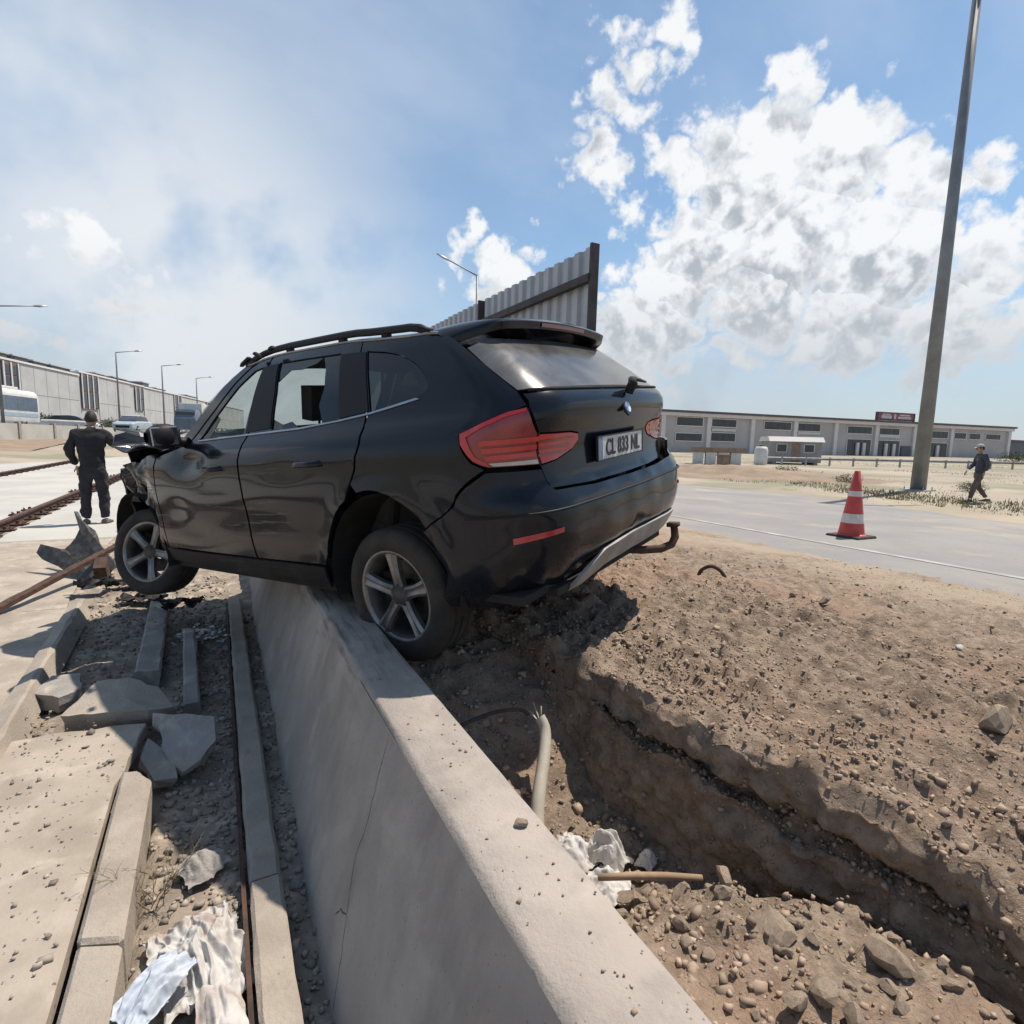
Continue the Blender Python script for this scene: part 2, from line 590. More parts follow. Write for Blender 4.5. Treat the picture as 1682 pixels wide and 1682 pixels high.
def cdt(poly, res, holes=(), lines=(), extra=()):
    """clean triangulation of an outline with inner grid points; returns points and triangles"""
    def dens(p, closed=True):
        o = []
        n = len(p)
        for i in range(n if closed else n - 1):
            a, b = np.array(p[i], float), np.array(p[(i + 1) % n], float)
            k = max(1, int(round(np.linalg.norm(b - a) / res)))
            for j in range(k):
                o.append(tuple(a + (b - a) * j / k))
        if not closed:
            o.append(tuple(p[-1]))
        return o
    V, E = [], []
    loops = [dens(poly)] + [dens(h) for h in holes]
    for L in loops:
        b = len(V)
        V += L
        E += [(b + i, b + (i + 1) % len(L)) for i in range(len(L))]
    nb = len(V)
    segs = [(np.array(V[a]), np.array(V[b])) for a, b in E]
    for L in lines:
        b = len(V)
        V += list(L)
        E += [(b + i, b + i + 1) for i in range(len(L) - 1)]
    A = np.array([s[0] for s in segs])
    B = np.array([s[1] for s in segs])
    x0, y0 = np.min(A, 0)
    x1, y1 = np.max(A, 0)
    gx, gy = np.meshgrid(np.arange(x0 + res / 2, x1, res), np.arange(y0 + res / 2, y1, res * .866), indexing='ij')
    gx = gx + (np.arange(gx.shape[1]) % 2)[None, :] * res * .5
    Q = np.stack([gx.ravel(), gy.ravel()], 1)
    # inside by crossing number, and not too close to an edge
    ins = np.zeros(len(Q), bool)
    near = np.full(len(Q), 1e9)
    for a, b in zip(A, B):
        c = ((a[1] > Q[:, 1]) != (b[1] > Q[:, 1]))
        with np.errstate(divide='ignore', invalid='ignore'):
            xc = (b[0] - a[0]) * (Q[:, 1] - a[1]) / (b[1] - a[1]) + a[0]
        ins ^= c & (Q[:, 0] < xc)
        ab = b - a
        t = np.clip(((Q - a) @ ab) / max(ab @ ab, 1e-12), 0, 1)
        near = np.minimum(near, np.linalg.norm(Q - a - t[:, None] * ab, axis=1))
    for L in lines:
        for p in L:
            near = np.minimum(near, np.linalg.norm(Q - np.array(p), axis=1))
    Q = Q[ins & (near > res * .45)]
    V += [tuple(q) for q in Q] + list(extra)
    vo, eo, fo, *_ = delaunay_2d_cdt([Vector(v) for v in V], E, [], 1, 1e-6)
    vo = np.array([tuple(v) for v in vo])
    fo = [tuple(f) for f in fo]
    C = np.array([vo[list(f)].mean(0) for f in fo])
    ins = np.zeros(len(C), bool)
    for a, b in zip(A, B):
        c = ((a[1] > C[:, 1]) != (b[1] > C[:, 1]))
        with np.errstate(divide='ignore', invalid='ignore'):
            xc = (b[0] - a[0]) * (C[:, 1] - a[1]) / (b[1] - a[1]) + a[0]
        ins ^= c & (C[:, 0] < xc)
    return vo, [f for f, k in zip(fo, ins) if k]


# cracks run as real grooves: three lines each, the middle one set back
CRACKS_FACE = [[(1.0, 1.62), (.80, 1.60), (.62, 1.57), (.50, 1.585), (.36, 1.54), (.28, 1.50), (.20, 1.47), (.10, 1.43), (.0, 1.40)],
               [(.30, 1.50), (.27, 1.56), (.20, 1.60)]]
wall = empty('retaining_wall', (0, 0, 0))
tag(wall, 'long grey concrete retaining wall, cracked, with the black car straddling it', 'wall')


def groove(L, w):
    L = [np.array(p, float) for p in L]
    lo, hi, mid = [], [], []
    for i, p in enumerate(L):
        t = L[min(i + 1, len(L) - 1)] - L[max(i - 1, 0)]
        n = np.array([-t[1], t[0]]) / (np.linalg.norm(t) + 1e-9)
        k = w * (0.5 + 0.5 * abs(math.sin(i * 2.3 + 1)))
        if i in (0, len(L) - 1):
            k *= .3
        lo.append(tuple(p - n * k)); hi.append(tuple(p + n * k)); mid.append(tuple(p))
    return lo, mid, hi


def gline(L, n=4):
    o = []
    for a, b in zip(L[:-1], L[1:]):
        for j in range(n):
            t = j / n
            o.append((a[0] + (b[0] - a[0]) * t + random.uniform(-.004, .004), a[1] + (b[1] - a[1]) * t + random.uniform(-.004, .004)))
    return o + [L[-1]]


def wall_part(y0, y1, res):
    mb = MB()
    lines, mids = [], []
    for L in CRACKS_FACE:
        if y0 < L[0][1] < y1:
            L2 = [(a * .72, b) for a, b in gline(L)]
            L2 = [(min(max(a, .004), .716), b) for a, b in L2]
            lo, mi, hi = groove(L2, .0035)
            lines += [lo, mi, hi]
            mids += mi
    V, F = cdt([(0, y0), (.72, y0), (.72, y1), (0, y1)], res, lines=lines)
    md = np.array(mids) if mids else np.zeros((0, 2))
    vs = []
    for a, y in V:
        p = np.array(wall_face(a / .72, y))
        e = .0035 * fbm(p[1] * 3, p[2] * 3, 1.3)
        if len(md) and np.min(np.linalg.norm(md - np.array((a, y)), axis=1)) < .0008:
            e -= -.016
        vs.append((p[0] + e, p[1], p[2] - e * .3))
    mb.add(vs, F)
    # chamfer, top and back
    ys = np.arange(y0, y1 + 1e-6, .05)
    rows = []
    for y in ys:
        j = .008 * fbm(y * 4, 0.3, 2) + .022 * max(0, fbm(y * 7, 5, 1) - .12)
        k = .006 * fbm(y * 5, 7.3, 2)
        h = .004 * fbm(y * 2, 3.3, 2)
        rows.append([(WX0, y, WZ - .02), (WX0 + .006 + j * .4, y, WZ - .006 - j * .5), (WX0 + .016 + j, y, WZ + h), ((WX0 + WX1) / 2, y, WZ + h + .003),
                     (WX1 - .012 + k, y, WZ + h), (WX1 + k * .5, y, WZ - .012), (WX1 + .02, y, .2), (WX1 + .05, y, -.35)])
    mb.grid(rows)
    return mb


o = wall_part(-1.6, 6.0, .06).build('wall_body', M['wall_concrete'], wall)
autosmooth(o, 40)
o = wall_part(6.004, 16.0, .25).build('wall_body', M['wall_concrete'], wall)
autosmooth(o, 40)

# ---------------------------------------------------------------- paving slabs and kerb stones beside the track
paving = mesh('paving_bed', [(-9.2, -3, -.06), (-1.15, -3, -.06), (-1.15, 46, -.06), (-9.2, 46, -.06)], [(0, 1, 2, 3)], M['rubble_soil'])
tag(paving, kind='structure')


def slab(poly, z0, z1, m, par, name='slab', rough=.006, bevel=.006):
    """cast slab with a slightly uneven top"""
    V, F = cdt(poly, .12)
    n = len(V)
    vs = [(x, y, z1 + rough * .6 * fbm(x * 1.7, y * 1.7, z0 * 9)) for x, y in V]
    L = len(F)
    from collections import Counter
    cnt = Counter()
    for f in F:
        for a, b in zip(f, f[1:] + f[:1]):
            cnt[(min(a, b), max(a, b))] += 1
    vs += [(x, y, z0) for x, y in V]
    fs = list(F)
    for f in F:
        for a, b in zip(f, f[1:] + f[:1]):
            if cnt[(min(a, b), max(a, b))] == 1:
                fs.append((b, a, n + a, n + b))
    mb = MB().add(vs, fs)
    o = mb.build(name, m, par, bevel=bevel, seg=1)
    return o


def jag(a, b, n, amp, seed):
    r = random.Random(seed)
    a, b = np.array(a, float), np.array(b, float)
    t = b - a
    nn = np.array([-t[1], t[0]]) / np.linalg.norm(t)
    return [tuple(a + t * (i / n) + nn * r.uniform(-amp, amp)) for i in range(1, n)]


slab([(-2.62, -1.6), (-.418, -1.6), (-.425, 2.62)] + jag((-.425, 2.62), (-.36, 3.15), 5, .02, 3) + [(-.36, 3.15)]
     + jag((-.36, 3.15), (-.9, 3.22), 7, .03, 4) + [(-.9, 3.22), (-2.62, 3.3)], -.055, 0, M['slab_concrete'], paving)
slab([(-2.62, 3.32), (-1.02, 3.24), (-1.12, 5.55), (-2.62, 5.62)], -.055, .004, M['slab_concrete'], paving)
slab([(-2.62, 5.64), (-1.14, 5.57)] + jag((-1.14, 5.57), (-1.3, 9.2), 9, .05, 6) + [(-1.3, 9.2), (-2.62, 9.2)], -.055, .0, M['slab_concrete'], paving)
slab([(-2.62, 9.22), (-1.3, 9.22), (-1.35, 14), (-2.62, 14)], -.055, .003, M['pale_concrete'], paving)
slab([(-2.62, 14.02), (-.4, 14.02), (-.4, 26), (-2.62, 26)], -.055, .0, M['pale_concrete'], paving)
slab([(-2.62, 26.02), (-.4, 26.02), (-.4, 45), (-2.62, 45)], -.055, .0, M['pale_concrete'], paving)
for y0, y1 in ((-1.6, 6.0), (6.02, 12), (12.02, 20), (20.02, 30), (30.02, 45)):
    slab([(-5.84, y0), (-3.06, y0), (-3.06, y1), (-5.84, y1)], -.055, .0, M['pale_concrete'], paving)
    slab([(-8.5, y0), (-6.2, y0), (-6.2, y1), (-8.5, y1)], -.055, .0, M['pale_concrete'], paving)
# kerb stones along the slab edge
kerb = empty('kerb_edging', (0, 0, 0))
tag(kerb, 'row of pale kerb stones along the edge of the paving slab, broken at its end', 'kerb')
slab([(-.412, -1.6), (-.29, -1.6), (-.287, 1.74), (-.40, 1.79)], -.16, .006, M['kerb_concrete'], kerb, 'kerb_stone', bevel=.012)
slab([(-.405, 1.80), (-.288, 1.752), (-.292, 2.60)] + jag((-.292, 2.60), (-.40, 2.74), 5, .02, 9) + [(-.41, 2.72)], -.16, .004, M['kerb_concrete'], kerb, 'kerb_stone', bevel=.012)

# ---------------------------------------------------------------- rails
def rail(x, y0, y1, label):
    prof = [(-.075, 0), (.075, 0), (.075, .015), (.012, .03), (.012, .10), (.036, .112), (.036, .145), (.028, .15), (-.028, .15), (-.036, .145),
            (-.036, .112), (-.012, .10), (-.012, .03), (-.075, .015)]
    prof = [(a + x, b - .055) for a, b in prof]
    t = empty('rail', (0, 0, 0))
    MB().prism(prof, y0, y1, 'Y').build('rail_section', M['rail_steel'], t)
    tag(t, label, 'rail', 'rusty tram rails in the concrete')
    return t


rails = []
for x, y0, lab in ((-2.86, -1, 'nearest rusty rail, beside the standing man in black'), (-6.02, 4, 'middle rusty rail between two pale concrete strips'),
                   (-8.75, 8, 'farthest rusty rail, along the strip of brown gravel')):
    rails.append(rail(x, y0, 45, lab))
# clips that hold the nearest and the middle rail
clip = None
for x, ti, ys in ((-2.86, 0, np.arange(6.5, 26, .62)), (-6.02, 1, np.arange(14, 34, .7))):
    for y in ys:
        for s in (-1, 1):
            if s < 0 and ti == 0 and random.random() < .4:
                continue
            if clip is None:
                mb = MB().bbox(-.10, .10, -.07, .07, 0, .03)
                mb.tube([(-.02, 0, .02), (-.02, 0, .075)], .022, 8).tube([(.05, -.05, .03), (.06, 0, .06), (.05, .05, .03)], .012, 6)
                clip = mb.build('rail_clip', M['rust'])
                c = clip
            else:
                c = bpy.data.objects.new('rail_clip', clip.data)
                link(c)
            c.parent = rails[ti]
            c.location = (x + s * .17, float(y) + random.uniform(-.04, .04), -.005)
            c.rotation_euler = (0, 0, random.uniform(-.3, .3) + (math.pi if s < 0 else 0))

# ---------------------------------------------------------------- sunken rubble strip between the paving and the wall
xs = np.arange(-1.35, .36, .022)
ys = np.arange(-1.6, 10.5, .022)
GX, GY = np.meshgrid(xs, ys, indexing='ij')


def strip_h(X, Y):
    z = -.15 + .03 * vfbm(X, Y, 2.2, 4) + .03 * vfbm(X, Y, 9, 3)
    z = z + .06 * ss(3.0, 3.6, Y) * ss(-.4, -.8, X)          # earth bank under the broken slab
    z = z + .07 * ss(4.9, 6.0, Y) + .05 * ss(.05, -.15, np.abs(X + .6)) * ss(4.0, 5.2, Y)
    z = np.where((X < -.29) & (Y < 2.9), -.17, z)
    return z


Z = strip_h(GX, GY)
mb = MB().grid(np.stack([GX, GY, Z], -1).tolist())
o = mb.build('rubble_strip', M['rubble_soil'], smooth_=True)
tag(o, kind='structure')

# ---------------------------------------------------------------- dirt mound with the trench, right of the wall
def rim_x(Y):
    return np.interp(Y, [-2, .3, .5, .65, .9, 1.2, 1.75, 2.1, 2.4, 2.9, 9], [1.70, 1.70, 1.70, 1.70, 1.66, 1.53, 1.46, 1.45, 1.40, 1.15, 1.1])


def floor_z(Y):
    return np.interp(Y, [-2, .3, .80, .98, 1.12, 1.28, 1.6, 1.85, 2.1, 2.4, 4.0, 9], [.24, .20, .18, .15, .04, -.07, -.06, .08, .24, .375, .40, .40])


def heap_f(Y):
    """1 where the rubble heap lies, leaving a dark gully along the trench wall"""
    return float(1 - ss(.95, 1.25, Y))


def top_z(X, Y):
    z = np.interp(X, [.6, 1.45, 2.0, 2.6, 3.6, 5.0, 6.4, 7.5], [.44, .45, .50, .53, .46, .30, .185, .12])
    z = z - .17 * (1 - ss(.2, 1.1, Y)) * (1 - ss(2.2, 3.2, X))
    z = z + .05 * ss(2.6, 3.4, Y) * (1 - ss(2.6, 4, X))
    z = z - .25 * ss(9, 12, Y) 
    return z


YS = np.concatenate([np.arange(-1.6, 4.0, .018), np.arange(4.0, 13.0, .12)])
NU = 300
rows = []
TOPX = None
for Y in YS:
    rx, fz = float(rim_x(Y)), float(floor_z(Y))
    rx += .05 * float(vfbm(Y, 3.3, 2.6, 4)) + .03 * float(vfbm(Y, 1.3, 9, 3))
    tz = float(top_z(rx, Y))
    dp = max(tz - fz, .02)
    k = min(1.0, dp / .25)
    gd = .26 * heap_f(Y)
    dpw = dp + gd
    ga = .13 + .27 * float(ss(.62, 1.1, Y))
    pts = [(.60, fz + .03), (.72, fz + .01), (rx - ga, fz), (rx - .07 * k - .02, fz - gd), (rx - .055 * k, fz - gd + .25 * dpw), (rx - .02 * k, fz - gd + .6 * dpw),
           (rx + .05 * k, tz - .205 * k), (rx + .085 * k, tz - .165 * k), (rx - .035, tz - .135 * k), (rx - .015, tz - .045 * k), (rx + .02, tz + .004)]
    pts += [(x, float(top_z(x, Y))) for x in np.linspace(rx + .15, 3.2, 14)] + [(x, float(top_z(x, Y))) for x in np.linspace(3.4, 7.5, 16)]
    pts = np.array(pts)
    seg = np.linalg.norm(np.diff(pts, axis=0), axis=1)
    # equal share of samples per section so that features stay on the same columns
    cnt = [4, 16, 10, 14, 16, 10, 5, 7, 6, 6] + [6] + [9] * 13 + [5] + [4] * 15
    out = []
    for i, c in enumerate(cnt[:len(pts) - 1]):
        for j in range(c):
            out.append(pts[i] + (pts[i + 1] - pts[i]) * j / c)
    out.append(pts[-1])
    rows.append(out)
R = np.array(rows)                                    # (nY, nU, 2)
Yg = np.repeat(YS[:, None], R.shape[1], 1)
Xg, Zg = R[..., 0], R[..., 1]
steep = np.gradient(Zg, axis=1) / (np.abs(np.gradient(Xg, axis=1)) + .004)
onwall = np.clip(steep / 2, 0, 1)
d1 = vfbm(Xg + Zg * .7, Yg, 3.0, 5) * .055
d2 = vfbm(Xg + Zg * 1.3, Yg, 16, 4, .6) * .038
lump = np.clip(vfbm(Xg, Yg, 6.0, 3) - .05, 0, 1) * .10
fadeout = 1 - .75 * ss(4.0, 6.0, Xg)
Zg2 = Zg + (d1 + d2) * (1 - .7 * onwall) * fadeout + lump * (1 - onwall) * (Xg < 1.4) * 1.0 + np.clip(vfbm(Xg, Yg, 9.0, 3) - .10, 0, 1) * .11 * (1 - onwall) * (Xg > 1.4) * fadeout
Xg2 = Xg + (d1 * .6 + d2 * 1.1 + vfbm(Yg, Zg * 1.2, 7, 4) * .05) * onwall
P3 = np.stack([Xg2, Yg, Zg2], -1)
mb = MB().grid(P3.tolist())
mound = mb.build('dirt_mound', None, smooth_=True)
tag(mound, kind='structure')


def mound_h(x, y):
    """nearest sampled height of the mound"""
    i = int(np.argmin(np.abs(YS - y)))
    row = P3[i]
    j = int(np.argmin(np.abs(row[:, 0] - x)))
    return float(row[j, 2])


# soil: brown-grey with reddish patches, pale dust toward the road
m = bpy.data.materials.new('mound_soil')
m.use_nodes = True
t = m.node_tree
b = t.nodes['Principled BSDF']
b.inputs['Roughness'].default_value = .98
b.inputs['Specular IOR Level'].default_value = .2
tcn = t.nodes.new('ShaderNodeTexCoord')
ob = tcn.outputs['Object']
big = smooth(t, noise_n(t, ob, 1.1, 6, .6, .4), .44, .62)
fine = smooth(t, noise_n(t, ob, 14, 6, .7), .35, .68)
c = mixc(t, fine, (.195, .148, .11), (.385, .30, .225))
c = mixc(t, mth(t, 'MULTIPLY', big, .65), c, (.36, .245, .175))
vn = t.nodes.new('ShaderNodeTexVoronoi')
vn.inputs['Scale'].default_value = 34
t.links.new(ob, vn.inputs['Vector'])
peb = smooth(t, vn.outputs['Distance'], .28, .14)
c = mixc(t, mth(t, 'MULTIPLY', peb, .3), c, (.42, .35, .28))
sp = t.nodes.new('ShaderNodeSeparateXYZ')
t.links.new(ob, sp.inputs[0])
dust = mth(t, 'MULTIPLY', smooth(t, sp.outputs[0], 3.6, 6.0), smooth(t, noise_n(t, ob, 1.6, 6, .6), .3, .6))
c = mixc(t, mth(t, 'MULTIPLY', dust, .85), c, (.40, .335, .255))
t.links.new(c, b.inputs['Base Color'])
bn = t.nodes.new('ShaderNodeBump')
bn.inputs['Strength'].default_value = .9
bn.inputs['Distance'].default_value = .02
hh = mth(t, 'ADD', noise_n(t, ob, 60, 5, .75), mth(t, 'MULTIPLY', peb, .6))
t.links.new(hh, bn.inputs['Height'])
t.links.new(bn.outputs[0], b.inputs['Normal'])
M['mound_soil'] = m
mound.data.materials.append(m)

# ---------------------------------------------------------------- road on the right
def road_h(X, Y):
    return np.interp(X, [5, 9, 15, 22], [.19, .16, .02, .0]) + 0 * Y


RY = np.linspace(-30, 34, 65)
rows = []
for y in RY:
    x0 = 5.2 + .25 * math.sin(y * .7)
    x1 = 15.3 + max(0, (y - 6)) * .30 + .25 * math.sin(y * .9)
    rows.append([(x, y, float(road_h(x, y)) + .004) for x in np.linspace(x0, x1, 26)])
o = MB().grid(rows).build('road', M['asphalt'], smooth_=True)
tag(o, kind='structure')
# dusty dirt shoulder beyond the road
rows = []
for y in np.linspace(-30, 34, 120):
    x1 = 15.0 + max(0, (y - 6)) * .30 + .25 * math.sin(y * .9)
    rows.append([(x1 + a + .3 * math.sin(y * 1.3 + a), y, (-.03 if a == 0 else .03) + .02 * a * (a < 2) + .03 * fbm(a, y, 2)) for a in np.linspace(0, 4.5, 10)] + [(x1 + 6.5, y, -.06)])
o = MB().grid(rows).build('road_shoulder', M['sand'], smooth_=True)
tag(o, kind='structure')
# worn edge line
rows = []
for y in np.linspace(-6, 12, 60):
    rows.append([(7.36 + dx, y, float(road_h(7.4, y)) + .010) for dx in (0, .12)])
o = MB().grid(rows).build('road_edge_line', M['line_paint'])
tag(o, kind='structure')

# ================================================================ the wrecked car
def cmat(name, base, dusty, rough, coat, dust_lo, dust_hi, metal=0.0):
    """black paint under road dust: more dust low down, scuffs along the doors"""
    m = bpy.data.materials.new(name)
    m.use_nodes = True
    t = m.node_tree
    b = t.nodes['Principled BSDF']
    tcn = t.nodes.new('ShaderNodeTexCoord')
    ob = tcn.outputs['Object']
    sp = t.nodes.new('ShaderNodeSeparateXYZ')
    t.links.new(ob, sp.inputs[0])
    n1 = noise_n(t, ob, 3.0, 7, .65, .4)
    n2 = noise_n(t, ob, 26, 6, .7)
    hgt = smooth(t, sp.outputs[2], dust_hi, dust_lo)
    f = mth(t, 'MULTIPLY', mth(t, 'MULTIPLY', hgt, .5), smooth(t, n1, .44, .74))
    f = mth(t, 'ADD', f, mth(t, 'MULTIPLY', smooth(t, n2, .5, .8), .05), clamp=True)
    # scratches drawn along the body
    mpn = t.nodes.new('ShaderNodeMapping')
    mpn.inputs['Scale'].default_value = (1.2, 6, 26)
    mpn.inputs['Rotation'].default_value = (0, .06, 0)
    t.links.new(ob, mpn.inputs['Vector'])
    sc = smooth(t, noise_n(t, mpn.outputs[0], 2.2, 6, .65), .52, .70)
    sc = mth(t, 'MULTIPLY', sc, smooth(t, noise_n(t, ob, 2.4, 3, .5), .40, .58))
    side = mth(t, 'MULTIPLY', smooth(t, sp.outputs[0], .2, .8), smooth(t, sp.outputs[2], 1.05, .85))
    sc = mth(t, 'MULTIPLY', mth(t, 'MULTIPLY', sc, side), .62)
    col = mixc(t, f, base, dusty)
    col = mixc(t, sc, col, (.115, .10, .088))
    t.links.new(col, b.inputs['Base Color'])
    t.links.new(mth(t, 'MULTIPLY_ADD', mth(t, 'MAXIMUM', f, sc), .5, rough), b.inputs['Roughness'])
    b.inputs['Metallic'].default_value = metal
    t.links.new(mth(t, 'MULTIPLY_ADD', mth(t, 'MAXIMUM', f, sc), -coat * .8, coat), b.inputs['Coat Weight'])
    b.inputs['Coat Roughness'].default_value = .03
    b.inputs['Specular IOR Level'].default_value = .20
    return m


M['car_paint'] = cmat('car_paint', (.0085, .011, .017), (.055, .046, .038), .15, .22, .25, .85)
M['car_plastic'] = cmat('car_plastic', (.016, .016, .018), (.07, .062, .054), .55, .0, .2, .9)
M['car_dark'] = mat('car_dark', (.010, .010, .010), (.022, .02, .018), .9, scale=6)
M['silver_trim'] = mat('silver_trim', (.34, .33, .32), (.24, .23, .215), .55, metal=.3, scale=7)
M['chrome'] = mat('chrome', (.42, .43, .45), (.34, .34, .36), .25, metal=1.0, scale=9)
M['lens_red'] = mat('lens_red', (.44, .03, .035), (.36, .022, .028), .18, scale=5, coat=.6)
M['lens_dark_red'] = mat('lens_dark_red', (.20, .016, .022), (.26, .022, .028), .2, scale=8, coat=.6)
M['lens_bright'] = mat('lens_bright', (.50, .03, .03), (.40, .02, .025), .22, scale=8, coat=.5)
M['lens_clear'] = mat('lens_clear', (.52, .47, .42), (.42, .37, .33), .25, scale=9, coat=.5)
M['tyre'] = mat('tyre', (.020, .019, .018), (.045, .038, .032), .9, scale=7, bump=.3, bscale=50)
M['alloy'] = mat('alloy', (.27, .27, .265), (.16, .15, .14), .42, metal=.75, scale=9)
M['alloy_in'] = mat('alloy_in', (.10, .095, .09), (.055, .05, .047), .6, metal=.5, scale=9)
M['seat'] = mat('seat', (.022, .022, .024), (.035, .033, .032), .85, scale=9)
M['plate_white'] = mat('plate_white', (.62, .62, .63), (.50, .49, .48), .5, scale=12)
M['plate_black'] = mat('plate_black', (.015, .015, .017), None, .5)
M['plate_blue'] = mat('plate_blue', (.16, .22, .34), (.12, .17, .27), .5, scale=9)
M['emblem_blue'] = mat('emblem_blue', (.16, .30, .52), None, .3, coat=.5)
M['emblem_white'] = mat('emblem_white', (.72, .73, .74), None, .3, coat=.5)


def glass_mat(name, tint, alpha, dust, dustc, rough=.05):
    """pane: see-through share, mirror skin, road dust lying on it"""
    m = bpy.data.materials.new(name)
    m.use_nodes = True
    t = m.node_tree
    b = t.nodes['Principled BSDF']
    out = t.nodes['Material Output']
    tcn = t.nodes.new('ShaderNodeTexCoord')
    ob = tcn.outputs['Object']
    f = smooth(t, noise_n(t, ob, 3.5, 7, .65, .5), .25, .8)
    f = mth(t, 'MULTIPLY_ADD', f, dust * .7, dust * .3)
    t.links.new(mixc(t, f, tint, dustc), b.inputs['Base Color'])
    b.inputs['Roughness'].default_value = rough
    t.links.new(mth(t, 'MULTIPLY_ADD', f, .25, rough), b.inputs['Roughness'])
    b.inputs['IOR'].default_value = 1.5
    b.inputs['Specular IOR Level'].default_value = .45
    tr = t.nodes.new('ShaderNodeBsdfTransparent')
    tr.inputs['Color'].default_value = (.82, .90, .86, 1)
    ms = t.nodes.new('ShaderNodeMixShader')
    t.links.new(mth(t, 'MULTIPLY_ADD', f, .6 * (1 - alpha), alpha, clamp=True), ms.inputs[0])
    t.links.new(tr.outputs[0], ms.inputs[1])
    t.links.new(b.outputs[0], ms.inputs[2])
    t.links.new(ms.outputs[0], out.inputs['Surface'])
    return m


M['glass_tint'] = glass_mat('glass_tint', (.008, .012, .016), .93, .06, (.10, .09, .08))
M['glass_rear'] = glass_mat('glass_rear', (.02, .023, .026), .95, .75, (.17, .168, .165), .06)
M['glass_screen'] = glass_mat('glass_screen', (.25, .30, .28), .30, .5, (.55, .58, .55), .15)
M['glass_edge'] = mat('glass_edge', (.50, .52, .50), (.36, .38, .37), .5, scale=30)
M['glass_far'] = mat('glass_far', (.035, .042, .05), (.055, .06, .066), .15, scale=.6)


def smtab(tab, s=.012):
    tab = np.array(tab)
    z = np.arange(tab[0, 0] - .1, tab[-1, 0] + .1, .002)
    y = np.interp(z, tab[:, 0], tab[:, 1])
    k = np.exp(-.5 * (np.arange(-30, 31) * .002 / s) ** 2)
    k /= k.sum()
    return z, np.convolve(np.pad(y, 30, mode='edge'), k, 'valid')


WT = smtab([(.18, .80), (.28, .845), (.36, .868), (.5, .888), (.65, .896), (.8, .898), (.9, .892), (.97, .878), (1.02, .855), (1.06, .815), (1.10, .785),
            (1.2, .748), (1.3, .705), (1.4, .655), (1.47, .61), (1.53, .56), (1.56, .53)])
RT = smtab([(.18, -.60), (.28, -.68), (.36, -.76), (.44, -.815), (.55, -.842), (.66, -.84), (.71, -.82), (.74, -.785), (.80, -.775), (.90, -.775), (.97, -.80),
            (1.03, -.835), (1.08, -.842), (1.11, -.825), (1.14, -.79), (1.3, -.60), (1.4, -.475), (1.47, -.37), (1.53, -.28)], .010)
CT = smtab([(.18, .30), (.6, .34), (.75, .30), (1.0, .30), (1.1, .26), (1.2, .20), (1.5, .16)], .03)
X0, XB = -.48, .35


def skin(u, z):
    """car body skin: u = 0..1 tail, 1..2 corner, 2.. flank (x = u - 2.48); z height; sign of u = side"""
    u, z = np.asarray(u, float), np.asarray(z, float)
    sg = np.where(u < 0, -1.0, 1.0)
    u = np.abs(u)
    w, r, c = np.interp(z, *WT), np.interp(z, *RT), np.interp(z, *CT)
    y1 = (w * .985 - c) * np.clip(u, 0, 1)
    a = np.clip(u - 1, 0, 1) * np.pi / 2
    y = y1 + c * np.sin(a)
    xr = r + c * (1 - np.cos(a))
    X = X0 + np.maximum(u - 2, 0)
    xs = np.where(X < XB, XB - (XB - X) * (XB - (r + c)) / (XB - X0), X)
    x = np.where(u > 2, xs, xr)
    ws = w * (.985 + .015 * np.clip((x - (r + c)) / (XB - (r + c)), 0, 1))
    y = np.where(u > 2, ws, y)
    t = np.clip((x - 1.6) / 1.8, 0, 1.2)
    y = y * (1 - .09 * t ** 2)
    yy = np.clip(y / np.maximum(w, .01), 0, 1)
    x = x + np.where(u < 2, .05 * yy ** 2, .05 * np.clip(1 - (u - 2) / .8, 0, 1))
    # flank modelling: shoulder line and a hollow above the sill, arch flares
    fl = (u > 1.9)
    y = y + fl * (-.009 * np.exp(-((z - .60) / .10) ** 2) + .007 * np.exp(-((z - .93) / .018) ** 2)) * np.clip((u - 1.9) / .3, 0, 1)
    ra = np.hypot(x - 0, z - .34)
    y = y + fl * .014 * np.exp(-((ra - .44) / .035) ** 2) * (z < .9)
    return np.stack([x, y * sg, z + 0 * x], -1)


def mu(u):      # metric length along the skin
    s, u = np.sign(u), np.abs(u)
    return s * np.where(u < 1, .57 * u, np.where(u < 2, .57 + .47 * (u - 1), 1.04 + (u - 2)))


def imu(m):
    s, m = np.sign(m), np.abs(m)
    return s * np.where(m < .57, m / .57, np.where(m < 1.04, 1 + (m - .57) / .47, 2 + (m - 1.04)))


def dent(p, u, z, sgn):
    """crash damage of the left flank and of the nose, in car coordinates"""
    x, y, zz = p
    if sgn > 0 and u > 2.2:
        k = 1.0 if x > .45 else max(0, (x + .1) / .55)
        k *= 1 if z < 1.0 else max(0, 1 - (z - 1.0) / .06)
        d = 0.0
        for cx, cz, rx_, rz_, dp in ((1.75, .95, .20, .07, .050), (1.42, .79, .38, .035, .008), (.93, .67, .30, .04, .006), (1.78, .50, .30, .06, .010),
                                    (.70, .88, .16, .05, .007), (1.95, .66, .15, .06, .012)):
            d -= dp * math.exp(-((x - cx) / rx_) ** 2 - ((zz - cz) / rz_) ** 2)
        y += d * k
    if x > 2.3:
        q = min(1.0, (x - 2.3) / .45)
        x -= .12 * q * q + .10 * q * fbm(y * 3, zz * 4, 5.5, 3)
        y += sgn * (.085 * q * fbm(x * 6, zz * 5, 8.1, 3) - .03 * q)
        zz += .05 * q * fbm(x * 4, y * 4, 2.2, 3)
    return (x, y, zz)


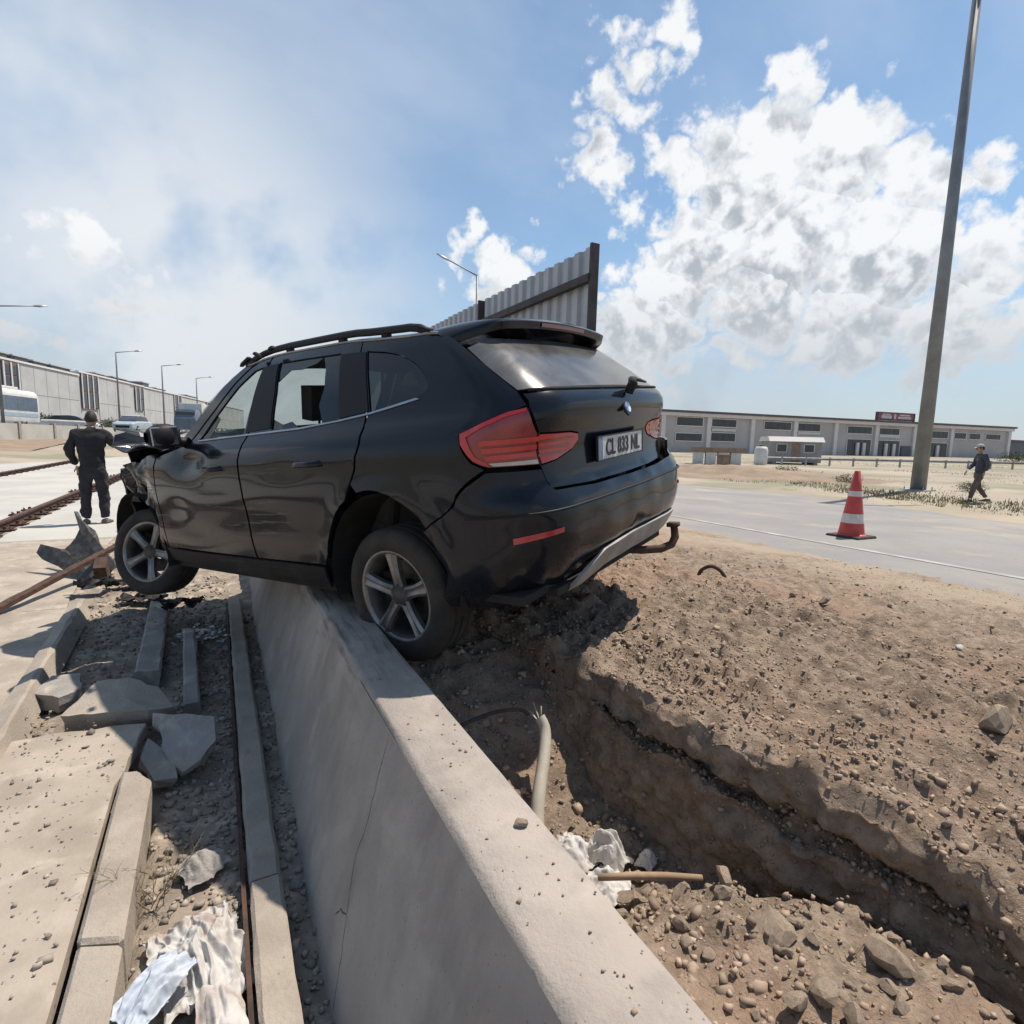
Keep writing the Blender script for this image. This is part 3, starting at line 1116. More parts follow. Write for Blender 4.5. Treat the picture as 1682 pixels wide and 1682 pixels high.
car = empty('wrecked_car', (0, 0, 0))
tag(car, 'wrecked black SUV hanging tail first over the concrete wall', 'car')
car.matrix_world = Matrix(((-.44383, -.88759, -.12326, 1.49778), (.89299, -.44956, .0218, 2.82761), (-.07477, -.10039, .99213, .54406), (0, 0, 0, 1)))


def inset(poly, d):
    P = np.array(poly, float)
    n = len(P)
    area = sum(P[i][0] * P[(i + 1) % n][1] - P[(i + 1) % n][0] * P[i][1] for i in range(n))
    s = 1 if area > 0 else -1
    out = []
    for i in range(n):
        a, b, c = P[i - 1], P[i], P[(i + 1) % n]
        e1, e2 = b - a, c - b
        e1, e2 = e1 / (np.linalg.norm(e1) + 1e-12), e2 / (np.linalg.norm(e2) + 1e-12)
        n1, n2 = np.array([-e1[1], e1[0]]) * s, np.array([-e2[1], e2[0]]) * s
        k = n1 + n2
        L = k @ k
        out.append(tuple(b + k * (2 * d / max(L, .8))))
    return out


def curve(pts, n=6, closed=False):
    """Catmull-Rom through the points"""
    P = [np.array(p, float) for p in pts]
    m = len(P)
    out = []
    for i in range(m if closed else m - 1):
        if closed:
            p0, p1, p2, p3 = P[i - 1], P[i], P[(i + 1) % m], P[(i + 2) % m]
        else:
            p0, p1, p2, p3 = P[max(i - 1, 0)], P[i], P[i + 1], P[min(i + 2, m - 1)]
        for j in range(n):
            t = j / n
            out.append(tuple(.5 * (2 * p1 + (p2 - p0) * t + (2 * p0 - 5 * p1 + 4 * p2 - p3) * t * t + (3 * p1 - p0 - 3 * p2 + p3) * t ** 3)))
    if not closed:
        out.append(tuple(P[-1]))
    return out


def sheet(name, poly, m, par=car, res=.045, gap=.004, off=0.0, thick=.012, holes=(), side=1, dents=True, post=None):
    """body panel: outline in skin coordinates, laid on the skin"""
    pm = [(float(mu(u)), z) for u, z in poly]
    if gap:
        pm = inset(pm, gap)
    hm = [inset([(float(mu(u)), z) for u, z in h], -gap) for h in holes]
    V, F = cdt(pm, res, hm)
    U, Z = imu(V[:, 0]), V[:, 1]
    P = skin(U, Z)
    e = 1e-3
    du = skin(U + e, Z) - skin(U - e, Z)
    dz = skin(U, Z + e) - skin(U, Z - e)
    nn = np.cross(dz, du)
    nn *= np.where(np.einsum('ij,ij->i', nn, P - np.array([1.0, 0, .8])) < 0, -1, 1)[:, None]
    nn /= np.linalg.norm(nn, axis=1)[:, None] + 1e-12
    P = P + nn * off
    vs = []
    for p, u, z in zip(P, U, Z):
        q = tuple(p)
        if dents:
            q = dent(q, abs(u), z, 1 if u >= 0 else -1)
        if side < 0:
            q = (q[0], -q[1], q[2])
        if post:
            q = post(q)
        vs.append(q)
    o = mesh(name, vs, F, m, par, smooth_=True)
    me = o.data
    # make every face look outward
    flip = 0
    for k in range(0, len(me.polygons), max(1, len(me.polygons) // 30)):
        pg = me.polygons[k]
        flip += 1 if pg.normal.dot(pg.center - Vector((1.0, 0, .75))) < 0 else -1
    if flip > 0:
        me.flip_normals()
    if thick:
        s = o.modifiers.new('solid', 'SOLIDIFY')
        s.thickness = thick
        s.offset = -1
        s = o.modifiers.new('split', 'EDGE_SPLIT')
        s.split_angle = math.radians(45)
    return o


# outlines, from tail to nose
ARCH = curve([(2.93, .30), (2.86, .52), (2.76, .665), (2.62, .745), (2.47, .772), (2.33, .735), (2.22, .645), (2.14, .54), (2.06, .43)], 3)
ROOF = [(1.75, 1.425), (1.9, 1.438), (2.25, 1.456), (2.63, 1.480), (2.93, 1.503), (3.44, 1.528), (3.60, 1.530), (3.86, 1.505)]


def roof_z(u):
    a = np.array(ROOF)
    return float(np.interp(u, a[:, 0], a[:, 1]))


LIGHT_SIDE = curve([(1.90, .985), (1.75, 1.025), (1.60, 1.055), (1.46, 1.068)], 3) + [(1.23, .965), (1.16, .838)] + curve([(1.60, .848), (1.72, .875), (1.85, .945)], 3)
LIGHT_GATE = [(1.215, .962), (1.0, .958), (.82, .955)] + curve([(.70, .945), (.675, .915), (.74, .88)], 3) + [(.95, .848), (1.145, .838)]
QWIN = [(2.62, 1.415), (2.45, 1.392)] + curve([(2.33, 1.365), (2.235, 1.31), (2.205, 1.24), (2.225, 1.185), (2.29, 1.160)], 3) + [(2.58, 1.122)]
RWIN = [(2.90, 1.436), (3.20, 1.454), (3.46, 1.465), (3.40, 1.30), (3.37, 1.098), (3.10, 1.090), (2.80, 1.104), (2.84, 1.25)]
FWIN = [(3.64, 1.462), (3.72, 1.452), (3.85, 1.37), (4.02, 1.22), (4.17, 1.085), (3.90, 1.084), (3.66, 1.088), (3.64, 1.25)]
for sd in (1, -1):
    q = [(2.70, roof_z(2.7)), (2.68, 1.30), (2.60, 1.10), (2.555, .975), (2.575, .87), (2.62, .80)] + [p for p in ARCH if p[0] < 2.62 and p[0] > 2.19 and p[1] > .60] \
        + curve([(2.185, .60), (1.97, .72), (1.80, .79), (1.62, .842)], 3) + [(1.74, .875), (1.86, .945), (1.91, .985)] + [(1.75, 1.03), (1.46, 1.074), (1.50, 1.135), (1.60, 1.26), (1.68, 1.37), (1.74, 1.42)] \
        + [(1.9, 1.438), (2.25, 1.456), (2.5, 1.471)]
    sheet('quarter_panel', q, M['car_paint'], holes=[QWIN], side=sd)
    sheet('quarter_window', QWIN, M['glass_tint'], gap=.001, off=-.006, thick=0, side=sd)
    rd = [(2.706, roof_z(2.706)), (2.686, 1.30), (2.606, 1.10), (2.562, .975), (2.582, .87), (2.625, .80)] + [p for p in ARCH[::-1] if p[0] > 2.625 and p[1] > .40] + [(2.93, .385), (3.585, .375), (3.59, .9), (3.59, 1.2), (3.585, 1.528), (3.44, 1.527), (2.93, 1.502)]
    sheet('rear_door', rd, M['car_paint'], holes=[RWIN], side=sd)
    fd = [(3.595, 1.528), (3.60, 1.2), (3.60, .9), (3.595, .375), (4.745, .375), (4.735, .58), (4.705, .9), (4.68, 1.0), (4.30, 1.064), (4.06, 1.25), (3.90, 1.395), (3.78, 1.482), (3.68, 1.527)]
    sheet('front_door', fd, M['car_paint'], holes=[FWIN], side=sd)
    fe = [(4.712, .9), (4.742, .58), (4.752, .37), (4.88, .37), (4.90, .46), (4.95, .58), (5.05, .68), (5.20, .725), (5.36, .715), (5.50, .66), (5.60, .70), (5.58, .85), (5.50, .955), (5.1, 1.0), (4.69, 1.03)]
    sheet('fender', fe, M['car_paint'], side=sd)
    pl = [(4.69, 1.035), (4.31, 1.068), (4.07, 1.254), (3.91, 1.40), (3.79, 1.488), (3.69, 1.530), (3.87, 1.505), (4.04, 1.40), (4.25, 1.23), (4.48, 1.07)]
    sheet('front_pillar', pl, M['car_paint'], side=sd, res=.03)
    si = [(2.95, .375), (4.75, .365), (4.90, .40), (4.93, .36), (4.80, .27), (3.2, .245), (2.97, .25)]
    sheet('sill', si, M['car_plastic'], side=sd, off=.004)
    # chrome strip under the side windows
    st = [(2.29, 1.156), (2.58, 1.118), (2.80, 1.099), (3.10, 1.085), (3.66, 1.083), (4.17, 1.080), (4.17, 1.072), (3.66, 1.074), (3.10, 1.076), (2.80, 1.091), (2.57, 1.110), (2.27, 1.149)]
    sheet('window_trim', st, M['chrome'], side=sd, off=.006, gap=0, res=.03, thick=.008)
    # door handles
    for hx in (2.83, 3.78):
        mb = MB()
        pp = [skin(hx + d, .905 + .01 * d) for d in np.linspace(0, .22, 9)]
        mb.tube([(p[0], p[1] + (.012 if 0 < i < 8 else -.012) + (.022 if 1 < i < 7 else 0), p[2]) for i, p in enumerate(pp)], [.012] * 9, 8, squash=1.5)
        o = mb.build('door_handle', M['car_paint'], car, smooth_=True)
        o.scale = (1, sd, 1)
    ad = empty('tail_light', (0, 0, 0), parent=car)
    sheet('lens_edge', [(1.895, .985), (1.75, 1.022), (1.60, 1.051), (1.46, 1.063), (1.45, 1.050), (1.60, 1.034), (1.74, 1.004), (1.825, .972), (1.70, .893), (1.61, .868), (1.60, .853), (1.72, .88), (1.85, .948)], M['lens_bright'], ad, side=sd, off=.012, gap=0, res=.03, thick=.008)
    sheet('outer_lens', LIGHT_SIDE, M['lens_dark_red'], ad, side=sd, off=.004, gap=.003, res=.03, thick=.02)
    # inner bars and the clear strip of the cluster
    sheet('lens_frame', [(1.66, 1.035), (1.475, 1.052), (1.255, .968), (1.56, .968)], M['lens_dark_red'], ad, side=sd, off=.0055, gap=.003, res=.03, thick=0)
    for zz in (.945, .915, .885):
        sheet('lens_bar', [(1.70 - (.945 - zz) * 1.2, zz + .009), (1.215, zz + .009), (1.205, zz - .010), (1.69 - (.945 - zz) * 1.2, zz - .010)], M['lens_bright'], ad, side=sd, off=.012, gap=0, res=.03, thick=.008)
    sheet('reverse_lens', [(1.60, .866), (1.185, .862), (1.175, .843), (1.56, .852)], M['lens_clear'], ad, side=sd, off=.006, gap=.001, res=.03, thick=0)
    gl = empty('tailgate_light', (0, 0, 0), parent=car)
    sheet('gate_lens', LIGHT_GATE, M['lens_bright'], gl, side=sd, off=.004, gap=.003, res=.03, thick=.015)
    for k, zz in enumerate((.93, .902, .875)):
        sheet('lens_bar', [(1.18, zz + .006), (.76 + k * .03, zz + .006), (.75 + k * .035, zz - .005), (1.175, zz - .005)], M['lens_dark_red'], gl, side=sd, off=.007, gap=0, res=.03, thick=.004)

# window glass: what is left of it
jr = random.Random(3)


def shard(poly, par, m=M['glass_tint'], sd=1, edge=True):
    o = sheet('glass_shard', poly, m, par, gap=0, off=-.008, thick=.004, side=sd, dents=False, res=.06)
    return o


sh = empty('side_glass', (0, 0, 0), parent=car)
shard([(2.90, 1.436), (3.05, 1.446), (3.00, 1.38), (2.97, 1.28), (2.985, 1.19), (2.93, 1.10), (2.80, 1.104), (2.84, 1.25)], sh)
shard([(3.05, 1.446), (3.25, 1.456), (3.46, 1.465), (3.42, 1.36), (3.33, 1.415), (3.22, 1.405), (3.10, 1.42)], sh)
shard([(3.12, 1.090), (3.37, 1.098), (3.375, 1.15), (3.28, 1.118), (3.20, 1.128)], sh)
shard([(4.17, 1.085), (4.02, 1.22), (3.985, 1.20), (4.03, 1.14), (4.06, 1.09)], sh)
shard(FWIN, empty('side_glass', (0, 0, 0), parent=car), M['glass_screen'], -1)
rg2 = empty('side_glass', (0, 0, 0), parent=car)
shard([(2.90, 1.436), (2.96, 1.44), (2.93, 1.30), (2.90, 1.15), (2.80, 1.104), (2.84, 1.25)], rg2, sd=-1)
shard([(3.38, 1.461), (3.46, 1.465), (3.40, 1.30), (3.37, 1.098), (3.33, 1.096), (3.34, 1.25)], rg2, sd=-1)

# tailgate with its glass, plate, emblem and wiper
gate_side = [(1.44, 1.064), (1.222, .967), (1.152, .835), (1.085, .735)]
gate = [(-u, z) for u, z in gate_side] + [(-.6, .722), (0, .720), (.6, .722)] + gate_side[::-1] + [(1.48, 1.125), (1.0, 1.132), (0, 1.135), (-1.0, 1.132), (-1.48, 1.125)]
tg = empty('tailgate', (0, 0, 0), parent=car)
sheet('gate_panel', gate, M['car_paint'], tg, holes=[LIGHT_GATE, [(-u, z) for u, z in LIGHT_GATE][::-1]], res=.035)
rgl = [(1.49, 1.138), (1.0, 1.143), (0, 1.146), (-1.0, 1.143), (-1.49, 1.138), (-1.60, 1.26), (-1.64, 1.345), (-1.2, 1.385), (0, 1.40), (1.2, 1.385), (1.64, 1.345), (1.60, 1.26)]
sheet('rear_window', rgl, M['glass_rear'], gap=.003, off=-.002, thick=.005, res=.05)
# plate in its recess
pt = empty('license_plate', (0, 0, 0), parent=tg)
pm_ = Matrix.Translation((-.797, 0, .86)) @ Matrix.Rotation(math.radians(-3), 4, 'Y')
mb = MB()
mb.prism([(-.26, -.055), (.26, -.055), (.26, .055), (-.26, .055)], -.006, .004, 'X')
o = mb.build('plate', M['plate_white'], pt, bevel=.002)
o.matrix_local = pm_
mb = MB()
for a, b2, c2, d2 in ((-.262, .262, .052, .058), (-.262, .262, -.058, -.052), (-.264, -.257, -.058, .058), (.257, .264, -.058, .058)):
    mb.prism([(a, c2), (b2, c2), (b2, d2), (a, d2)], -.009, .003, 'X')
o = mb.build('plate_frame', M['plate_black'], pt)
o.matrix_local = pm_
mb = MB().prism([(.212, -.051), (.256, -.051), (.256, .051), (.212, .051)], -.0075, .002, 'X')
o = mb.build('plate_band', M['plate_blue'], pt)
o.matrix_local = pm_
fc = bpy.data.curves.new('plate_text', 'FONT')
fc.body = 'CL 833 NL'
fc.size = .105
fc.align_x = 'CENTER'
fc.align_y = 'CENTER'
fc.extrude = .001
fc.offset = .0022
fc.space_character = 1.05
fc.materials.append(M['plate_black'])
ft_ = bpy.data.objects.new('plate_text_curve', fc)
COL.objects.link(ft_)
bpy.context.view_layer.update()
fm_ = bpy.data.meshes.new_from_object(ft_.evaluated_get(bpy.context.evaluated_depsgraph_get()))
bpy.data.objects.remove(ft_)
fo = bpy.data.objects.new('plate_text', fm_)
link(fo, pt)
# text runs to the right as seen from behind: its x is car -y, its y is car z
fo.matrix_local = pm_ @ Matrix(((0, 0, -1, -.0085), (-1, 0, 0, -.018), (0, 1, 0, -.004), (0, 0, 0, 1))) @ Matrix.Diagonal((.80, 1.0, 1, 1))
# emblem: ring and four quarters
em = empty('emblem', (0, 0, 0), parent=tg)
es = skin(0.0, 1.035)
em.matrix_local = Matrix.Translation((float(es[0]) - .006, 0, 1.035)) @ Matrix.Rotation(math.radians(18), 4, 'Y')
MB().lathe([(.0, -.002), (.041, -.004), (.041, .006), (0, .006)], 28, 'X').build('emblem_ring', M['plate_black'], em, smooth_=False)
for k in range(4):
    mb = MB()
    a0 = k * math.pi / 2
    poly = [(0, 0)] + [(.027 * math.cos(a0 + i * math.pi / 12), .027 * math.sin(a0 + i * math.pi / 12)) for i in range(7)]
    mb.prism(poly, -.0065, -.001, 'X')
    mb.build('emblem_quarter', M['emblem_blue'] if k % 2 else M['emblem_white'], em)
# wiper
wp = MB()
wp.tube([(-.855, -.02, 1.112), (-.872, -.02, 1.14), (-.85, -.05, 1.165), (-.83, -.15, 1.172)], [.018, .022, .016, .010], 8)
wp.tube([(-.825, -.13, 1.170), (-.80, -.28, 1.168), (-.775, -.42, 1.163)], [.008, .009, .006], 6)
wp.tube([(-.845, -.02, 1.02 + .08), (-.865, -.02, 1.15)], [.022, .02], 8)
wp.build('rear_wiper', M['car_dark'], tg, smooth_=True)
# ridge under the lip
pts = [skin(u, 1.135) for u in np.linspace(-1.4, 1.4, 30)]
mb = MB().tube([(p[0] - .004, p[1], p[2]) for p in pts], .007, 6)
mb.build('window_seal', M['car_dark'], tg, smooth_=True)


# bumper: torn loose a little toward its right end
def bump_post(q):
    x, y, z = q
    if y < -.1:
        k = (-.1 - y) / .75
        x -= .035 * k
        y -= .075 * k * k
        z += .01 * k
    x += .006 * fbm(y * 5, z * 7, 4.4, 2)
    return (x, y, z)


bs = empty('rear_bumper', (0, 0, 0), parent=car)
bl = [(2.19, .592), (1.98, .71), (1.80, .78), (1.62, .832), (1.155, .822), (1.09, .726), (.6, .712), (0, .710)]
lowr = [(0, .405), (.4, .40), (.68, .385), (.88, .325), (1.15, .27), (1.6, .24), (2.02, .26), (2.06, .42), (2.14, .545)]
bp = [p for p in bl] + [(-u, z) for u, z in bl[:-1]][::-1] + [(-u, z) for u, z in lowr[1:]][::-1] + lowr
sheet('bumper_skin', bp, M['car_paint'], bs, off=.010, gap=.003, res=.04, post=bump_post)
dif = [(-1.45, .40), (-1.1, .425), (-.68, .43), (0, .435), (.55, .42), (.80, .36), (.98, .275), (.80, .285), (.50, .335), (0, .345), (-.68, .345), (-1.05, .345), (-1.4, .35)]


def skid_post(q):
    x, y, z = bump_post(q)
    return (x - .42 * (.44 - z) * max(0.0, 1 - (abs(y) / .75) ** 4), y, z)


sheet('skid_strip', dif, M['silver_trim'], bs, off=.022, gap=.001, res=.035, thick=.015, post=skid_post)
for sd in (1, -1):
    rf = [(1.56, .542), (1.56, .566), (1.36, .575), (1.17, .582), (1.175, .562), (1.36, .553)]
    sheet('reflector', rf, M['lens_red'], bs, off=.016, gap=0, res=.03, thick=.006, side=sd, post=(bump_post))
# raised crease along the bumper
for zz, m_ in ((.655, M['car_plastic']),):
    pts = [bump_post(tuple(skin(u, zz) + np.array([-.014 if abs(u) < 1.4 else 0, .01 * np.sign(u) * (abs(u) > 1.2), 0]))) for u in np.linspace(-1.9, 1.9, 50)]
    MB().tube(pts, .006, 6).build('bumper_crease', m_, bs, smooth_=True)
# tow hook below the right half
th_ = MB()
th_.tube([(-.55, -.10, .30), (-.78, -.22, .27), (-.86, -.30, .262), (-.90, -.36, .275), (-.91, -.39, .31), (-.905, -.40, .35), (-.90, -.40, .372)], [.022, .022, .022, .022, .022, .020, .018], 10)
th_.box((-.90, -.40, .378), (.06, .05, .022))
th_.build('tow_bar', M['rust'], car, smooth_=True)

# roof
mb = MB()
rows = []
us = list(np.linspace(3.86, 1.75, 40)) + list(np.linspace(1.68, .0, 14))
for u in us:
    z = roof_z(u) if u >= 1.75 else 1.425 - .0 * u
    p = skin(u, z)
    ye = float(p[1])
    cr = .055 * min(1, ye / .6) ** 2
    fx = .10 * max(0, (u - 3.2) / .66) ** 2
    rows.append([(float(p[0]) + fx * (1 - t * t), t * ye, z + cr * (1 - t * t) ** .8 - .0 * t) for t in np.linspace(-1, 1, 25)])
o = mb.grid(rows).build('roof', M['car_paint'], car, smooth_=True)
s = o.modifiers.new('solid', 'SOLIDIFY')
s.thickness = .012
# roof rails
for sd in (1, -1):
    pts = []
    for u in np.linspace(2.02, 3.88, 22):
        p = skin(u, roof_z(u))
        k = min(1, min((u - 2.02) / .16, (3.88 - u) / .16))
        pts.append((float(p[0]), sd * (float(p[1]) - .018), roof_z(u) + .002 + .034 * math.sin(k * math.pi / 2)))
    mb = MB().tube(pts, [.017] * len(pts), 10, squash=1.3)
    p = skin(2.9, roof_z(2.9))
    for uu in (2.45, 2.95, 3.45):
        p = skin(uu, roof_z(uu))
        mb.box((float(p[0]), sd * (float(p[1]) - .018), roof_z(uu) + .014), (.05, .022, .04))
    mb.build('roof_rail', M['car_plastic'], car, smooth_=True)
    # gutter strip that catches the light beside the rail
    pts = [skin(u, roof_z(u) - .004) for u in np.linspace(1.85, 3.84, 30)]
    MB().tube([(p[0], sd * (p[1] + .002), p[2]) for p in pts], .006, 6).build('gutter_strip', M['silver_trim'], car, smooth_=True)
# torn antenna and glass bits left on the roof edge
for k, (x, y, z, L, r_) in enumerate(((1.40, .575, 1.535, .13, .3), (1.22, .60, 1.548, .07, -.5), (1.05, .61, 1.560, .05, .2))):
    MB().box((x, y, z), (L, .03, .02), Matrix.Rotation(r_, 3, 'Y'), .7).build('torn_roof_trim', M['car_dark'], car, bevel=.005)

# spoiler
rows_ = []
for t in np.linspace(-1, 1, 41):
    y = .635 * t
    a = abs(t)
    xt = -.535 + .03 * a ** 2 + .20 * max(0, (a - .72) / .28) ** 2
    zt = 1.478 - .035 * a ** 2 - .045 * max(0, (a - .75) / .25) ** 2
    xf, zf = -.16 - .03 * a, 1.503 - .04 * a ** 2 - .02 * max(0, (a - .8) / .2)
    xb, zb = -.37 + .08 * a * a, 1.395 - .02 * a * a - .015 * max(0, (a - .8) / .2)
    rows_.append([(xf, y, zf), ((xf + xt) / 2, y, (zf + zt) / 2 + .010), (xt + .015, y, zt + .004), (xt, y, zt - .008), (xt + .012, y, zt - .040), (xb, y, zb), (xf, y, zb + .02)])
sp_ = empty('roof_spoiler', (0, 0, 0), parent=car)
o = MB().grid(rows_).build('spoiler_blade', M['car_paint'], sp_, smooth_=True)
autosmooth(o, 50)
mb = MB()
for t in np.linspace(-.33, .33, 12):
    pass
MB().grid([[(-.5345 + .004 * abs(t), .6 * t, 1.463 - .03 * t * t), (-.531 + .004 * abs(t), .6 * t, 1.446 - .03 * t * t)] for t in np.linspace(-.35, .35, 15)]).build('brake_light', M['lens_dark_red'], sp_)

# windscreen
rows_ = []
A = skin(3.87, 1.505)
for i, s_ in enumerate(np.linspace(0, 1, 18)):
    rw = []
    for t in np.linspace(-1, 1, 25):
        xt, yt, zt = float(A[0]) + .10 * (1 - t * t), float(A[1]) * t, 1.507 + .05 * (1 - t * t) ** .8
        xb, yb, zb = 2.02 + .20 * (1 - t * t), .765 * t, 1.062 + .01 * (1 - t * t)
        bow = .035 * math.sin(math.pi * s_)
        cave = -.09 * math.exp(-((t - .35) / .35) ** 2 - ((s_ - .6) / .3) ** 2)
        rw.append((xt + (xb - xt) * s_ + bow + cave, yt + (yb - yt) * s_, zt + (zb - zt) * s_ + bow + cave + .006 * fbm(t * 6, s_ * 6, 3)))
    rows_.append(rw)
o = MB().grid(rows_).build('windscreen', M['glass_screen'], car, smooth_=False)

# crumpled bonnet
rows_ = []
for i, s_ in enumerate(np.linspace(0, 1, 26)):
    rw = []
    for t in np.linspace(-1, 1, 25):
        x = 2.16 + .86 * s_ + .14 * (1 - t * t) - .10 * s_ * s_
        z = 1.035 - .13 * s_ + .03 * (1 - t * t)
        fold = .17 * math.exp(-((s_ - .55 - .10 * t) / .13) ** 2) - .09 * math.exp(-((s_ - .86) / .10) ** 2) + .05 * math.exp(-((s_ - .2) / .08) ** 2)
        z += fold + .035 * fbm(x * 4, t * 3, 1.1) * (s_ > .05) + .05 * t * s_
        fl_ = max(0, (t - .55) / .45) * math.sin(math.pi * min(1, s_ * 1.15)) ** 1.5
        rw.append((x + .03 * fbm(t * 3, s_ * 4, 6) + .05 * fl_, (.80 - .05 * s_) * t + .02 * fbm(s_ * 5, t * 4, 2) + .20 * fl_, z + .06 * fl_ + .03 * fl_ * math.sin(s_ * 20)))
    rows_.append(rw)
o = MB().grid(rows_).build('bonnet', M['car_paint'], car)
s = o.modifiers.new('solid', 'SOLIDIFY')
s.thickness = .01
# crushed nose behind it
rows_ = []
for i, s_ in enumerate(np.linspace(0, 1, 16)):
    rw = []
    for t in np.linspace(-1, 1, 24):
        x = 3.10 - .12 * t * t + .08 * fbm(t * 3, s_ * 4, 9) + .05 * math.sin(s_ * 9) - .25 * max(0, .35 - s_)
        rw.append((x, .80 * t, .36 + .58 * s_ + .03 * fbm(t * 5, s_ * 5, 4)))
    rows_.append(rw)
o = MB().grid(rows_).build('front_end', M['car_plastic'], car)
s = o.modifiers.new('solid', 'SOLIDIFY')
s.thickness = .02
# door mirrors
for sd in (1, -1):
    rt = empty('door_mirror', (0, 0, 0), parent=car)
    prof = []
    for i, k in enumerate(np.linspace(0, 1, 9)):
        w_ = math.sin(math.pi * (0.15 + .8 * k)) ** .5
        ring = []
        for j in range(14):
            a = 2 * math.pi * j / 14
            ring.append((1.84 + .075 * math.copysign(abs(math.cos(a)) ** .7, math.cos(a)) * w_ - .03 * k, sd * (.86 + .19 * k), 1.125 + .080 * math.copysign(abs(math.sin(a)) ** .7, math.sin(a)) * w_))
        ring.append(ring[0])
        prof.append(ring)
    MB().grid(prof).build('mirror_shell', M['car_plastic'], rt, smooth_=True)
    mb = MB().box((1.77, sd * .96, 1.125), (.012, .155, .115))
    mb.build('mirror_glass', M['chrome'], rt, bevel=.01)
    MB().tube([(1.86, sd * .78, 1.075), (1.85, sd * .88, 1.09)], [.035, .03], 8).build('mirror_arm', M['car_plastic'], rt, smooth_=True)

# floor with added sun-blocking plates, wheel houses and cabin
ub = MB()
ub.bbox(-.55, -.44, -.70, .70, .24, .70)
ub.bbox(.44, 2.30, -.80, .80, .22, .40)
ub.bbox(-.55, .50, -.56, .56, .30, .72)
ub.bbox(2.25, 3.0, -.50, .50, .25, .80)
ub.bbox(-.74, 2.9, -.60, .60, .265, .30)  # wide plate added to block sun leaking through the underside
ub.bbox(-.70, -.42, -.80, .80, .285, .32)  # closing tray added below the bumper, also against leaking sun
ub.bbox(-.62, -.50, -.74, .74, .30, .95)  # rear wall added to shut out the same sun streaks
ub.bbox(-.60, .60, -.60, .60, .70, .76)
ub.build('floor_pan_and_sun_plates', M['car_dark'], car)
for sd in (1, -1):
    for cx in (0.0, 2.74):
        mb = MB()
        rows_ = []
        for k in range(17):
            a = math.pi * (k / 16) * 1.16 - .25
            rows_.append([(cx + .425 * math.cos(a), sd * .865, .33 + .425 * math.sin(a)), (cx + .425 * math.cos(a), sd * .5, .33 + .425 * math.sin(a))])
        mb.grid(rows_)
        n = len(mb.v)
        mb.add([(cx, sd * .5, .33)] + [r[1] for r in rows_], [(0, i, i + 1) for i in range(1, 17)])
        mb.build('wheel_house', M['car_dark'], car)
# suspension pieces below
mb = MB()
mb.tube([(0, -.8, .30), (0, .8, .26)], .035, 8).tube([(.35, .45, .28), (0, .72, .24)], .03, 6).tube([(2.74, -.8, .30), (2.74, .82, .27)], .03, 8)
mb.tube([(2.2, .35, .22), (1.2, .3, .20), (.5, .28, .21), (-.5, .35, .27), (-.72, .42, .26)], .035, 8)
mb.build('axle_and_exhaust', M['steel'], car, smooth_=True)


def seat(x, y, w):
    t_ = empty('car_seat', (0, 0, 0), parent=car)
    mb = MB().box((x + .22, y, .52), (.5, w, .16))
    mb.build('seat_cushion', M['seat'], t_, bevel=.05, seg=3)
    mb = MB().box((x - .08, y, .82), (.14, w, .60), Matrix.Rotation(-.30, 3, 'Y'))
    mb.build('seat_back', M['seat'], t_, bevel=.05, seg=3)
    if w < .7:
        mb = MB().box((x - .20, y, 1.235), (.10, .27, .20), Matrix.Rotation(-.2, 3, 'Y'))
        mb.tube([(x - .17, y - .05, 1.08), (x - .19, y - .05, 1.16)], .008, 6).tube([(x - .17, y + .05, 1.08), (x - .19, y + .05, 1.16)], .008, 6)
        mb.build('headrest', M['seat'], t_, bevel=.04, seg=3)
    else:
        for dy in (-.38, .38):
            MB().box((x - .19, y + dy, 1.16), (.09, .24, .13), Matrix.Rotation(-.2, 3, 'Y')).build('headrest', M['seat'], t_, bevel=.03, seg=3)


seat(1.15, .37, .52)
seat(1.15, -.37, .52)
seat(.30, 0, 1.24)
mb = MB().bbox(1.72, 2.12, -.76, .76, .62, .97).bbox(1.72, 1.85, -.76, .76, .95, 1.01)
mb.build('dashboard', M['seat'], car, bevel=.03)
sw = MB()
sw.lathe([(.175 + .014 * math.cos(a), .014 * math.sin(a)) for a in np.linspace(0, 2 * math.pi, 9)[:-1]], 28, 'X', closed=True)
sw.box((0, 0, 0), (.04, .30, .05)).box((.0, 0, -.08), (.03, .04, .16))
o = sw.build('steering_wheel', M['seat'], car, smooth_=False)
o.location = (1.62, .37, .95)
o.rotation_euler = (0, -.4, 0)
# black trim around the windows (B and C pillars)
for sd in (1, -1):
    sheet('pillar_trim', [(3.47, 1.468), (3.63, 1.465), (3.63, 1.09), (3.38, 1.10), (3.41, 1.30)], M['car_plastic'], side=sd, off=.004, gap=.003, thick=.006)
    sheet('pillar_trim', [(2.63, 1.417), (2.89, 1.434), (2.83, 1.25), (2.79, 1.106), (2.59, 1.122)], M['car_plastic'], side=sd, off=.004, gap=.003, thick=.006)
# headlining pulled down, visible through the broken window
mb = MB().grid([[(x, y, 1.46 + .03 * (1 - (y / .55) ** 2)) for y in np.linspace(-.55, .55, 7)] for x in np.linspace(-.2, 1.3, 7)])
mb.build('headlining', M['seat'], car)


